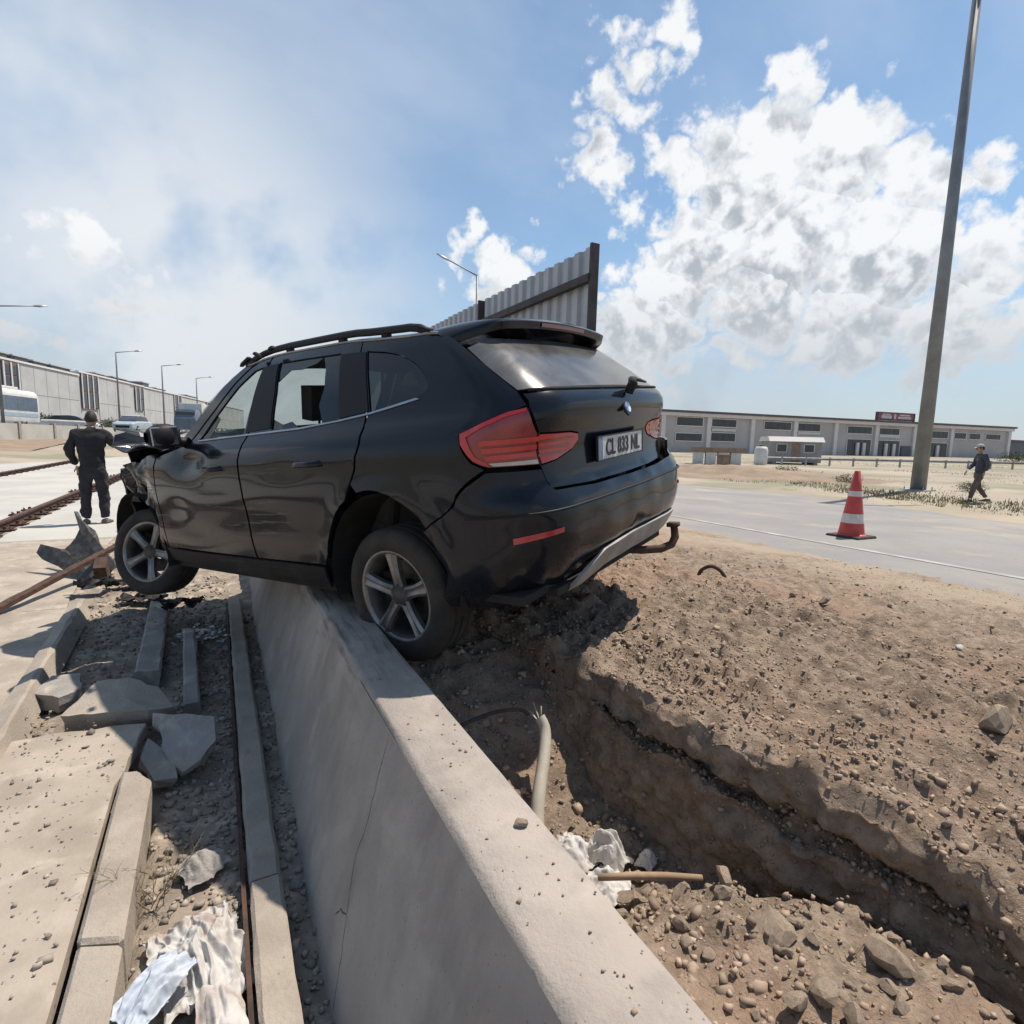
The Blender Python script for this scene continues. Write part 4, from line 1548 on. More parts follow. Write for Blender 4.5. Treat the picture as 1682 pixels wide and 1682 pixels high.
# ------------------------------------------------ wheels
def wheel(sd):
    """axis along y, outer face toward +y*sd, centre at origin"""
    w = empty('wheel', (0, 0, 0), parent=car)
    R, r = .328, .222
    prof = [(r - .004, -.10), (r + .02, -.112), (.285, -.118), (.312, -.104), (R - .002, -.085), (R, -.06), (R - .007, -.055), (R - .007, -.045), (R, -.04), (R, -.008), (R - .008, -.005), (R - .008, .005), (R, .008),
            (R, .04), (R - .007, .045), (R - .007, .055), (R, .06), (R - .002, .085), (.312, .104), (.285, .118), (.25, .119), (r + .012, .112), (r - .004, .10)]
    o = MB().lathe(prof, 64, 'Y').build('tyre', M['tyre'], w)
    autosmooth(o, 40)
    prof = [(.205, -.10), (.195, -.06), (.19, .03), (.200, .085), (.214, .097), (.228, .104), (.228, .098), (.222, .09)]
    o = MB().lathe(prof, 56, 'Y').build('rim_barrel', M['alloy_in'], w, smooth_=True)
    o = MB().lathe([(.206, .088), (.213, .1035), (.226, .1075), (.230, .104), (.226, .095)], 56, 'Y').build('rim_lip', M['alloy'], w, smooth_=True)
    sp = None
    for k in range(5):
        if sp is None:
            mb = MB()
            rows_ = []
            for s_ in np.linspace(0, 1, 9):
                rad = .03 + .18 * s_
                hw = .036 - .010 * math.sin(s_ * math.pi) + .006 * s_
                yy = .075 + .026 * s_ ** .8
                rows_.append([(-hw, yy - .030, rad), (-hw * .96, yy - .006, rad), (-hw * .55, yy + .004, rad), (-hw * .25, yy - .004, rad), (hw * .25, yy - .004, rad), (hw * .55, yy + .004, rad), (hw * .96, yy - .006, rad), (hw, yy - .030, rad)])
            mb.grid(rows_)
            sp = mb.build('spoke', M['alloy'], w, smooth_=True)
            autosmooth(sp, 45)
            q = sp
        else:
            q = bpy.data.objects.new('spoke', sp.data)
            link(q, w)
        q.rotation_euler = (0, 2 * math.pi * k / 5, 0)
    mb = MB().lathe([(0, .092), (.030, .090), (.036, .082), (.058, .076), (.062, .05)], 28, 'Y')
    for k in range(5):
        a = 2 * math.pi * (k + .5) / 5
        mb.lathe([(0, .082), (.009, .082), (.011, .07)], 8, 'Y', c=(.046 * math.sin(a), 0, .046 * math.cos(a)))
    mb.build('hub', M['alloy_in'], w, smooth_=True)
    o = MB().lathe([(.06, .0), (.155, .0), (.155, -.02), (.06, -.02)], 40, 'Y', closed=True).build('brake_disc', M['steel'], w)
    MB().box((.13, -.01, .02), (.07, .07, .14)).build('brake_calliper', M['car_dark'], w, bevel=.01)
    return w


def copy_tree(o, parent=None):
    c = o.copy()
    COL.objects.link(c)
    c.parent = parent
    for ch in list(o.children):
        copy_tree(ch, c)
    return c


w0_ = wheel(1)
w0_.location = (0, .745, .26)
w0_.rotation_euler = (math.radians(-1), 0, 0)
w1_ = copy_tree(w0_, car)
w1_.location = (2.74, .755, .285)
w1_.rotation_euler = (math.radians(13), math.radians(-28), math.radians(15))
w2_ = copy_tree(w0_, car)
w2_.location = (0, -.765, .30)
w2_.rotation_euler = (0, math.radians(20), math.pi)
w3_ = copy_tree(w0_, car)
w3_.location = (2.74, -.755, .30)
w3_.rotation_euler = (0, math.radians(50), math.pi)

# ================================================================ stones and gravel
def ico():
    bm = bmesh.new()
    bmesh.ops.create_icosphere(bm, subdivisions=1, radius=1)
    v = np.array([tuple(p.co) for p in bm.verts])
    f = np.array([[q.index for q in p.verts] for p in bm.faces])
    bm.free()
    return v, f


ICO_V = np.array([(x, y, z) for z in (-1, 1) for y in (-1, 1) for x in (-1, 1)], float) * .72
ICO_F = np.array([(0, 2, 1), (1, 2, 3), (4, 5, 6), (5, 7, 6), (0, 1, 4), (1, 5, 4), (2, 6, 3), (3, 6, 7), (0, 4, 2), (2, 4, 6), (1, 3, 5), (3, 7, 5)])


def gravel(name, pts, sizes, m, label, seed):
    """thousands of pebbles: one mass nobody could count"""
    r = np.random.default_rng(seed)
    n = len(pts)
    V = np.repeat(ICO_V[None], n, 0) * (1 + r.uniform(-.35, .30, (n, 8, 3)))
    V *= r.uniform(.55, 1.25, (n, 1, 3)) * np.array([1, 1, .75])
    a = r.uniform(0, 2 * np.pi, n)
    c, s = np.cos(a)[:, None], np.sin(a)[:, None]
    X, Y = V[..., 0] * c - V[..., 1] * s, V[..., 0] * s + V[..., 1] * c
    b = r.uniform(-1.2, 1.2, n)
    c, s = np.cos(b)[:, None], np.sin(b)[:, None]
    Y, Z = Y * c - V[..., 2] * s, Y * s + V[..., 2] * c
    W = np.stack([X, Y, Z], -1) * sizes[:, None, None] + pts[:, None, :]
    F = (ICO_F[None] + (np.arange(n) * 8)[:, None, None]).reshape(-1, 3)
    me = bpy.data.meshes.new(name)
    W = W.reshape(-1, 3)
    me.vertices.add(len(W))
    me.vertices.foreach_set('co', W.ravel())
    me.loops.add(len(F) * 3)
    me.polygons.add(len(F))
    me.polygons.foreach_set('loop_start', np.arange(0, len(F) * 3, 3))
    me.loops.foreach_set('vertex_index', F.ravel())
    me.materials.append(m)
    me.update(calc_edges=True)
    me.validate()
    o = bpy.data.objects.new(name, me)
    link(o)
    tag(o, label, 'gravel', kind='stuff')
    return o


# on the mound and in the trench
ny, nu = P3.shape[:2]
pool = P3[:312].reshape(-1, 3)
dist = np.hypot(pool[:, 0], pool[:, 1])
wgt = 1.0 / (dist ** 1.3 + .3) * (pool[:, 1] > -.2) * (pool[:, 0] < 6.5)
wgt *= .35 + 1.3 * np.clip(vfbm(pool[:, 0], pool[:, 1], 2.5, 3) + .45, 0, 1.2)
rimd = np.abs(pool[:, 0] - np.array(rim_x(pool[:, 1])) - .15)
wgt *= 1 + 1.8 * np.exp(-(rimd / .22) ** 2)
wgt *= np.where((pool[:, 0] < rim_x(pool[:, 1]) - .15), 1.5, 1.0)
pw_ = onwall[:312].reshape(-1)
wgt *= np.where(pw_ > .35, .06, 1.0)
wgt /= wgt.sum()
idx = rng.choice(len(pool), 24000, p=wgt)
pp = pool[idx] + rng.uniform(-.02, .02, (len(idx), 3)) * np.array([1, 1, .1])
sz = np.clip(rng.lognormal(math.log(.0034), .55, len(idx)), .0016, .014) * (1 + .10 * dist[idx])
sz *= np.where(pp[:, 0] < rim_x(pp[:, 1]) - .1, 1.5, 1.0)
gravel('mound_gravel', pp, sz, M['gravel'], 'loose brown gravel scattered over the dirt mound and trench', 11)
# rubble strip left of the wall
n = 3800
px_ = np.concatenate([rng.uniform(-.28, .24, 2200), rng.uniform(-1.0, .05, 1600)])
py_ = np.concatenate([1.1 + 4.2 * rng.random(2200) ** 1.4, rng.uniform(3.15, 6.6, 1600)])
pz_ = strip_h(px_, py_) + .004
sz = np.clip(rng.lognormal(math.log(.0075), .55, n), .003, .024)
gravel('strip_gravel', np.stack([px_, py_, pz_], 1), sz, M['gravel_grey'], 'grey gravel and crumbs of concrete in the sunken strip', 12)
# crumbs on the paving slabs and on the wall top
n = 2600
px_ = rng.uniform(-1.9, -.45, n)
py_ = 1.2 + rng.random(n) * 4.6
keep = vfbm(px_, py_, 1.6, 3) > -.02
keep |= (py_ > 2.85) & (py_ < 3.4)
px_, py_ = px_[keep], py_[keep]
sz = np.clip(rng.lognormal(math.log(.0036), .65, len(px_)), .0015, .017)
gravel('slab_crumbs', np.stack([px_, py_, np.full(len(px_), .004)], 1), sz, M['gravel_grey'], 'crumbs of concrete strewn over the paving slabs', 13)
n = 110
px_ = rng.uniform(.475, .65, n)
py_ = rng.uniform(.35, 2.2, n)
sz = np.clip(rng.lognormal(math.log(.0026), .5, n), .0012, .007)
gravel('wall_crumbs', np.stack([px_, py_, np.full(n, WZ + .003)], 1), sz, M['gravel'], 'crumbs of stone lying along the top of the wall', 14)

# stone shapes shared by the single stones
STONES = []
for k in range(8):
    bm = bmesh.new()
    bmesh.ops.create_icosphere(bm, subdivisions=2, radius=1)
    rr_ = random.Random(50 + k)
    cuts = [(Vector((rr_.gauss(0, 1), rr_.gauss(0, 1), rr_.gauss(0, 1))).normalized(), rr_.uniform(.38, .78)) for _ in range(11)]
    for v in bm.verts:
        p = v.co.copy()
        for nrm, dd in cuts:
            h = p.dot(nrm) - dd
            if h > 0:
                p -= nrm * h * .97
        p *= 1 + .12 * fbm(p.x * 1.6 + k * 7, p.y * 1.6, p.z * 1.6, 3)
        v.co = Vector((p.x * rr_.uniform(.98, 1.02), p.y * .82, p.z * .66))
    me = bpy.data.meshes.new('stone')
    bm.to_mesh(me)
    bm.free()
    me.materials.append(M['stone'])
    STONES.append(me)


def stone(x, y, z, s, label, group, k=None, m=None, sq=(1, 1, 1), name='stone'):
    o = bpy.data.objects.new(name, STONES[random.randrange(8) if k is None else k])
    link(o)
    o.location = (x, y, z)
    o.scale = (s * sq[0], s * sq[1], s * sq[2])
    o.rotation_euler = (random.uniform(-.4, .4), random.uniform(-.4, .4), random.uniform(0, 6.28))
    if m is not None:
        o.material_slots[0].link = 'OBJECT'
        o.material_slots[0].material = m
    tag(o, label, 'stone', group)
    return o


random.seed(21)
tries = 0
done = []
while len(done) < 120 and tries < 4000:
    tries += 1
    y = random.uniform(.28, 1.75)
    x = random.uniform(.72, float(rim_x(y)) - .12)
    s = min(.065, max(.012, random.lognormvariate(math.log(.023), .48)))
    if any((x - a) ** 2 + (y - b_) ** 2 < ((s + c_) * .75) ** 2 for a, b_, c_ in done):
        continue
    done.append((x, y, s))
    stone(x, y, mound_h(x, y) + s * .30, s, 'brown stone among the rubble on the trench floor', 'loose stones on the trench floor')
nn_ = 0
while nn_ < 46:
    y = .2 + 3.4 * random.random()
    x = random.uniform(float(rim_x(y)) + .04, 4.4)
    if 1.0 < x and (x - 2.4) ** 2 + (y - .8) ** 2 < .03:
        continue
    nn_ += 1
    s = min(.035, max(.012, random.lognormvariate(math.log(.017), .38)))
    stone(x, y, mound_h(x, y) + s * .2, s, 'small brown stone lying on the dirt mound', 'loose stones on the dirt mound')
nn_ = 0
while nn_ < 42:
    y = 1.15 + 4.6 * random.random() ** 1.2
    x = random.uniform(-.26, .20) if y < 3.1 else random.uniform(-.85, .18)
    if .0 < x < .17 or (y < 2.2 and x < 0):
        continue
    nn_ += 1
    s = min(.06, max(.016, random.lognormvariate(math.log(.021), .4)))
    stone(x, y, float(strip_h(x, y)) + s * .3, s, 'grey lump of broken concrete in the sunken strip by the wall', 'lumps of concrete in the sunken strip', m=M['grey_concrete'])

stone(2.41, .80, mound_h(2.41, .80) + .03, .088, 'large smooth grey boulder on the dirt mound at the right edge', None, 2, name='boulder')
stone(1.24, .80, mound_h(1.24, .80) + .03, .085, 'big flat slanting rock in the middle of the trench rubble', None, 4, sq=(.7, 1.25, 1.0), name='boulder').rotation_euler = (.35, .5, 1.9)
stone(1.42, .60, mound_h(1.42, .60) + .03, .066, 'rounded brown boulder in the near rubble at the bottom right', None, 1, name='boulder')
stone(1.17, .62, mound_h(1.17, .62) + .02, .050, 'reddish angular rock next to the slanting rock in the trench', None, 6, name='boulder')
stone(.60, 1.03, WZ + .012, .021, 'single pale stone lying on top of the concrete wall', None, 3)
stone(3.38, 2.04, mound_h(3.38, 2.04) + .02, .055, 'dark brown clod standing alone on the dirt mound', None, 5, m=M['rubble_soil'])
stone(3.15, 1.22, mound_h(3.15, 1.22) + .015, .03, 'white chip of rubble on the dirt mound', None, 0, m=M['paper'])
for k, (x, y, s, lab) in enumerate(((1.20, 1.07, .05, 'flat brown rock under the broken stick, nearest the wall'), (1.27, .98, .052, 'flat brown rock under the tip of the broken stick'))):
    stone(x, y, mound_h(x, y) + .02, s, lab, None, 2 + k, sq=(1, .6, .9))

# ================================================================ rubbish in the trench
def blob_cloth(name, cx, cy, cz, w, h, m, label, cat, seed, lift=.05, rz=0.0, n=26, fold=9.0, ground=None):
    """crumpled sheet with folds"""
    rows_ = []
    for i in range(n):
        rw = []
        for j in range(n):
            a, b_ = i / (n - 1) - .5, j / (n - 1) - .5
            rad = math.hypot(a, b_) * 2
            shrink = 1 - .25 * abs(noise.noise(Vector((a * 4, b_ * 4, seed)))) - .10 * rad * abs(noise.noise(Vector((a * 9, b_ * 9, seed + 4))))
            x, y = a * w * shrink, b_ * h * shrink
            wx, wy = a + .12 * noise.noise(Vector((a * 3, b_ * 3, seed + 5))), b_ + .12 * noise.noise(Vector((a * 3, b_ * 3, seed + 6)))
            z = lift * .8 * (1 - min(rad, 1) ** 2) + lift * .9 * (.5 - abs(noise.noise(Vector((wx * fold * .6, wy * fold * .22, seed + 9))))) * (1.1 - .5 * rad) \
                + lift * .30 * (.4 - abs(noise.noise(Vector((wx * fold * .9, wy * fold * .5, seed + 2)))))
            z += lift * .16 * (.4 - abs(noise.noise(Vector((wx * fold * 2.1, wy * fold * 1.5, seed + 3)))))
            z = max(z, .001)
            x += .03 * w * noise.noise(Vector((a * 7, b_ * 7, seed + 1)))
            X_, Y_ = cx + x * math.cos(rz) - y * math.sin(rz), cy + x * math.sin(rz) + y * math.cos(rz)
            rw.append((X_, Y_, (ground(X_, Y_) if ground else cz) + z))
        rows_.append(rw)
    o = MB().grid(rows_).build(name, m, smooth_=True)
    s_ = o.modifiers.new('solid', 'SOLIDIFY')
    s_.thickness = .002
    s_ = o.modifiers.new('sub', 'SUBSURF')
    s_.levels = s_.render_levels = 1
    tag(o, label, cat)
    return o


MH = lambda x, y: mound_h(x, y) + .012
blob_cloth('crumpled_paper', 1.20, 1.42, 0, .12, .16, M['paper'], 'white block of crumpled wrapping standing in the trench rubble', 'litter', 3, .075, .4, ground=MH, fold=6)
blob_cloth('crumpled_paper', 1.31, 1.34, 0, .07, .07, M['paper'], 'small white scrap beside the trench wall', 'litter', 8, .04, .4, ground=MH, fold=6)
blob_cloth('plastic_sheet', 1.11, 1.30, 0, .20, .16, M['bag_white'], 'torn off-white plastic sheet on the trench floor by the stick', 'litter', 12, .04, .9, ground=MH)
blob_cloth('plastic_sheet', 1.08, 1.48, 0, .16, .17, M['bag_white'], 'dirty crumpled sack against the wall in the trench', 'litter', 19, .055, .2, ground=MH)
tag(MB().tube([(1.02, 1.25, .085), (1.12, 1.195, .095), (1.22, 1.15, .09), (1.32, 1.10, .085)], [.010, .012, .012, .009], 8).build('wooden_stick', M['wood'], smooth_=True),
    'brown wooden stick lying across the trench rubble', 'stick')
# bent plastic pipe with a split end
mb = MB()
pth = [(1.005, 1.60, .03), (1.045, 1.66, .10), (1.11, 1.735, .18), (1.15, 1.79, .235), (1.165, 1.825, .275), (1.155, 1.85, .310)]
pts = curve(pth, 4)
rad = [.027 - .004 * (i / len(pts)) for i in range(len(pts))]
mb.tube(pts, rad, 14, cap=False)
mb.tube(pts, [q - .004 for q in rad], 14, cap=False)
pp_ = empty('plastic_pipe')
tag(pp_, 'bent cream plastic pipe with a split end sticking out of the trench', 'pipe')
mb.build('pipe_wall', M['pvc'], pp_, smooth_=True)
for dx, dy, dz in ((-.045, .02, .03), (-.01, .04, .045), (.02, .02, .03)):
    MB().add([(1.15 + dx * .3, 1.85 - .012, .305), (1.165 + dx * .3, 1.85 + .012, .305), (1.158 + dx, 1.85 + dy, .312 + dz), (1.152 + dx, 1.85 + dy, .318 + dz)], [(0, 1, 2, 3)]).build('split_end', M['pvc'], pp_)
tag(MB().tube(curve([(.74, 1.90, .30), (.85, 1.88, .345), (.97, 1.87, .365), (1.07, 1.86, .355), (1.10, 1.85, .33)], 4), .008, 8).build('old_cable', M['black_rubber'], smooth_=True),
    'thin dark root-like cable arching over the trench gravel', 'cable')
mb = MB().tube(curve([(3.20, 2.92, .42), (3.20, 2.90, .52), (3.22, 2.82, .575), (3.24, 2.74, .55), (3.26, 2.68, .47), (3.30, 2.60, .455), (3.38, 2.42, .45)], 5), .014, 8)
tag(mb.build('reinforcing_rod', M['rust'], smooth_=True), 'rusty steel rod bent into a hook on the dirt mound', 'rod')

# ================================================================ wreckage and broken concrete left of the wall
def beam(pts, w, h, m, name, label, cat, group=None, seed=1, tilt=0.0):
    """concrete kerb length: rough box along a line, pts = (start, end) of the top centre line"""
    a, b_ = Vector(pts[0]), Vector(pts[1])
    L = (b_ - a).length
    t_ = (b_ - a).normalized()
    sx = t_.cross(Vector((0, 0, 1))).normalized()
    up = sx.cross(t_)
    n = max(3, int(L / .10))
    rr_ = random.Random(seed)
    rows_ = []
    for i in range(n + 1):
        c_ = a + (b_ - a) * (i / n)
        chip = .012 if rr_.random() < .12 else 0
        j1, j2, j3 = rr_.uniform(-.003, .003), rr_.uniform(-.003, .003), rr_.uniform(-.002, .002)
        ring = [(-w / 2, -h), (-w / 2 - j1, -.012 - chip), (-w / 2 + .012 + chip + j1, j3), (w / 2 - .012 + j2, j3), (w / 2 + j2, -.012), (w / 2, -h)]
        rows_.append([tuple(c_ + sx * (u_ * math.cos(tilt) - v_ * math.sin(tilt)) + up * (v_ * math.cos(tilt) + u_ * math.sin(tilt))) for u_, v_ in ring + ring[:1]])
    mb = MB().grid(rows_)
    mb.add(rows_[0][:6], [tuple(range(6))])
    mb.add(rows_[-1][:6], [tuple(range(6))[::-1]])
    o = mb.build(name, m)
    tag(o, label, cat, group)
    return o


bm_ = empty('edge_beam')
tag(bm_, 'long concrete edge beam running beside the foot of the wall', 'beam')
for (y0, y1, sd_) in ((-1.6, 1.93, 3), (1.945, 6.4, 4)):
    o = beam([(.095, y0, -.095), (.095 if y1 > 2 else .097, y1, -.09)], .105, .16, M['kerb_concrete'], 'beam_length', None, None, seed=sd_)
    o.parent = bm_
o = MB().prism([(.020, -.24), (.034, -.24), (.034, -.105), (.020, -.105)], -1.6, 6.0, 'Y').build('steel_edge', M['rust'], bm_)
beam([(-.50, 6.1, .0), (-.43, 3.95, -.03)], .14, .18, M['grey_concrete'], 'kerb_length', 'shaded concrete kerb length left of the thin plank, under the car', 'kerb', seed=6, tilt=.15)
beam([(-.235, 4.7, -.02), (-.175, 3.42, -.055)], .085, .09, M['grey_concrete'], 'concrete_plank', 'thin concrete plank in the shade between two kerb lengths', 'plank', seed=7)
o = beam([(-1.06, 5.5, .07), (-.955, 2.9, .045)], .10, .14, M['kerb_concrete'], 'kerb_length', 'tilted pale kerb length along the left edge of the rubble', 'kerb', seed=8, tilt=-.35)


def chunk(outline, thick, m, label, cat, seed, name='broken_slab'):
    """broken flat slab: outline of 3-D top points, fractured sides"""
    rr_ = random.Random(seed)
    top = [Vector(p) for p in outline]
    c_ = sum(top, Vector()) / len(top)
    nrm = Vector()
    for i in range(len(top)):
        nrm += (top[i] - c_).cross(top[(i + 1) % len(top)] - c_)
    nrm.normalize()
    if nrm.z < 0:
        nrm = -nrm
        top = top[::-1]
    # densify the outline with fracture jitter
    out = []
    for i in range(len(top)):
        a, b_ = top[i], top[(i + 1) % len(top)]
        k = max(1, int((b_ - a).length / .05))
        for j in range(k):
            out.append(a + (b_ - a) * (j / k) + (Vector((rr_.uniform(-1, 1), rr_.uniform(-1, 1), 0)) * .009 if j else Vector()))
    n = len(out)
    mid = [p - nrm * thick * .5 + Vector((rr_.uniform(-1, 1), rr_.uniform(-1, 1), 0)) * .012 for p in out]
    low = [p - nrm * thick + (c_ - p) * .06 + Vector((rr_.uniform(-1, 1), rr_.uniform(-1, 1), 0)) * .012 for p in out]
    vs = out + mid + low + [c_ + nrm * .003, c_ - nrm * thick]
    fs = []
    for i in range(n):
        k = (i + 1) % n
        fs += [(3 * n, i, k), (i, n + i, n + k, k), (n + i, 2 * n + i, 2 * n + k, n + k), (3 * n + 1, 2 * n + k, 2 * n + i)]
    o = MB().add(vs, fs).build(name, m)
    tag(o, label, cat)
    return o


chunk([(-.74, 3.34, .03), (-.55, 3.27, .04), (-.36, 3.22, .035), (-.25, 3.26, .01), (-.33, 3.42, .07), (-.47, 3.52, .11), (-.62, 3.56, .10)], .11, M['kerb_concrete'],
      'broken pale slab with a sunlit top edge lying at the end of the paving', 'slab', 31)
chunk([(-.33, 3.12, .06), (-.06, 2.98, .05), (-.055, 2.86, -.02), (-.12, 2.80, -.07), (-.19, 2.78, -.10), (-.26, 2.86, -.05)], .055, M['grey_concrete'],
      'blue grey shard of slab leaning beside the edge beam', 'slab', 32)
chunk([(-.34, 2.98, .0), (-.24, 2.86, -.06), (-.21, 2.74, -.10), (-.30, 2.74, -.09), (-.36, 2.86, -.03)], .05, M['grey_concrete'],
      'small shaded fragment tucked behind the blue grey shard', 'slab', 33)
chunk([(-.93, 3.72, .02), (-.80, 3.62, .015), (-.72, 3.70, .02), (-.76, 3.92, .03), (-.90, 3.95, .025)], .09, M['grey_concrete'],
      'grey broken slab corner beside the tilted kerb length', 'slab', 34)

# wrecked steel: torn guard rail leaf, long bar, bumper scraps
gl_ = empty('torn_guardrail')
tag(gl_, 'torn rusty guard rail end with ragged points in front of the front wheel', 'guard rail')
prof = [(-.30, .0), (-.24, .06), (-.14, .06), (-.08, .0), (.0, -.015), (.08, .0), (.14, .06), (.24, .06), (.30, .0)]
rows_ = []
for i, s_ in enumerate(np.linspace(0, 1, 12)):
    c_ = Vector((-1.0, 6.5, .02)).lerp(Vector((-1.42, 7.15, .32)), float(s_))
    rw = []
    for j, (u_, v_) in enumerate(prof):
        e = s_
        ext = 1.0
        if s_ > .8:
            ext = 1 + (.0 if j in (0, 1, 8) else -.25 if j in (3, 4) else .1) * (s_ - .8) * 5
        p = c_ + Vector((.42 * u_ + .10 * s_ * u_, .30 * u_ + .2 * v_, .62 * u_ * (.5 + .5 * s_) + .7 * v_)) * (.75 + .3 * s_)
        p += Vector((-.42, .65, .30)).normalized() * (.18 * max(0, s_ - .75) * 4 * ((1 if j in (0, 1, 7, 8) else -.5)))
        rw.append(tuple(p + Vector((.02, .02, .03)) * noise.noise(Vector((s_ * 5, j, 3)))))
    rows_.append(rw)
o = MB().grid(rows_).build('rail_leaf', M['steel'], gl_)
s_ = o.modifiers.new('solid', 'SOLIDIFY')
s_.thickness = .006
MB().box((-1.02, 6.45, .06), (.10, .16, .34), Matrix.Rotation(.5, 3, 'X')).build('rail_post', M['rust'], gl_)
beam([(-1.66, 5.30, .045), (-.93, 7.05, .30)], .06, .05, M['rust'], 'steel_bar', 'long rusty steel bar lying from the left edge toward the front wheel', 'bar', seed=9)
beam([(-1.10, 6.35, .06), (-.90, 6.95, .22)], .03, .03, M['rust'], 'steel_bar', 'short thin steel bar between the long bar and the front wheel', 'bar', seed=10)
random.seed(5)
sc = [((-1.02, 6.0, .06), .26, .10, 'black torn plastic bumper piece under the torn guard rail'), ((-.80, 6.15, .02), .30, .09, 'black plastic scrap lying below the front wheel'),
      ((-.62, 5.65, .0), .34, .06, 'flat dark under-tray piece in front of the kerb length'), ((-.30, 5.25, .02), .30, .07, 'dark crushed metal piece beside the wall below the sill')]
for k, (c_, w_, h_, lab) in enumerate(sc):
    rows_ = []
    for i in range(12):
        rows_.append([(c_[0] + (i / 11 - .5) * w_ + .05 * noise.noise(Vector((i * .4, j * .5, k))), c_[1] + (j / 7 - .5) * w_ * .6 + .05 * noise.noise(Vector((i * .4, j * .5, k + 9))),
                       c_[2] + h_ * (noise.noise(Vector((i * .45, j * .6, k + 3))) + .4)) for j in range(8)])
    o = MB().grid(rows_).build('wreck_scrap', M['car_plastic'])
    s_ = o.modifiers.new('solid', 'SOLIDIFY')
    s_.thickness = .006
    tag(o, lab, 'scrap')
mb = MB()
rs = random.Random(8)
for k in range(90):
    x, y = -.16 + rs.gauss(0, .10), 4.85 + rs.gauss(0, .12)
    mb.box((x, y, float(strip_h(x, y)) + .012 + rs.random() * .03), (rs.uniform(.012, .05), rs.uniform(.01, .04), rs.uniform(.003, .012)), Matrix.Rotation(rs.uniform(0, 3), 3, 'Z') @ Matrix.Rotation(rs.uniform(-.7, .7), 3, 'X'))
o = mb.build('lamp_splinters', M['glass_edge'])
tag(o, 'heap of glinting splinters of glass and metal beside the edge beam', 'splinters', kind='stuff')

# litter bag and weed by the kerb
SG = lambda x, y: float(strip_h(x, y)) + .07
bg_ = blob_cloth('plastic_bag', -.10, 1.71, 0, .25, .36, M['bag_white'], 'crumpled white plastic sack with brown stains lying beside the kerb', 'bag', 41, .085, .25, n=64, fold=10, ground=lambda x, y: SG(x, y) - .05)
blob_cloth('plastic_bag', -.20, 1.57, 0, .12, .21, M['bag_blue'], 'pale blue plastic bag hanging over the kerb in front of the white sack', 'bag', 47, .055, -.75, n=44, fold=8, ground=lambda x, y: max(-.05, SG(x, y)) + .02)
blob_cloth('plastic_sheet', -.04, 1.42, 0, .12, .30, M['bag_white'], 'flattened strip of white plastic at the bottom of the picture', 'litter', 53, .035, .1, n=24, ground=SG)
blob_cloth('plastic_sheet', -.10, 2.12, 0, .16, .16, M['grey_concrete'], 'grey green crumpled paper above the white sack', 'litter', 59, .05, .4, n=20, ground=lambda x, y: SG(x, y) - .05)
wd = empty('dry_weed', (-.235, 2.04, -.15))
tag(wd, 'dry branching weed growing beside the kerb', 'plant')
rs = random.Random(4)


def twig(mb, p, d, L, r, depth):
    pts = [p]
    for i in range(4):
        d = (d + Vector((rs.gauss(0, .16), rs.gauss(0, .16), rs.gauss(0, .10)))).normalized()
        p = p + d * L / 4
        pts.append(p)
        if depth and i > 0:
            for _ in range(rs.choice((1, 2))):
                a = rs.uniform(0, 6.28)
                e = (d + Vector((math.cos(a), math.sin(a), rs.uniform(0, .5))) * .7).normalized()
                twig(mb, p, e, L * .55, r * .6, depth - 1)
    mb.tube(pts, [r * (1 - .18 * i) for i in range(5)], 4, cap=False)


for k in range(7):
    mb = MB()
    a = rs.uniform(0, 6.28)
    twig(mb, Vector((rs.uniform(-.02, .02), rs.uniform(-.03, .03), 0)), Vector((math.cos(a) * .5, math.sin(a) * .5, 1)).normalized(), rs.uniform(.10, .19), .0022, 2)
    mb.build('twig', M['dry_twig'], wd)

# ================================================================ fence, masts and lamps
fx = 3.6
fn = empty('sheet_fence', (fx, 4.95, .0))
tag(fn, 'tall grey corrugated sheet metal fence rising behind the car', 'fence')
FT = 3.53
pit = .21
# trapezoid profile sheets, one panel each 1.05 m
pr = [(0, 0), (.045, 0), (.065, .035), (.150, .035), (.170, 0), (.21, 0)]
for k in range(8):
    mb = MB()
    line = []
    for i in range(5):
        line += [(a + i * pit, b_) for a, b_ in (pr[:-1] if i < 4 else pr)]
    dz = random.uniform(-.012, .012)
    rows_ = [[(fx - b_ - .004 * (k % 2), 4.95 + k * 1.05 + a, z) for a, b_ in line] for z in (.1, FT + dz)]
    o = mb.grid(rows_).build('fence_sheet', M['sheet_metal'], fn)
    s_ = o.modifiers.new('solid', 'SOLIDIFY')
    s_.thickness = .003
    o.location = (-fx, -4.95, 0)
for z in (FT - .34, 1.9, .7):
    o = MB().bbox(-.115, -.050, -.02, 8.4, z - .04, z + .04).build('fence_brace', M['fence_brace'], fn)
for y in (0.0, 2.8, 5.6, 8.3):
    o = MB().bbox(-.10, .0, y - .045, y - .012, .0, FT + .0).build('fence_post', M['fence_brace'], fn)


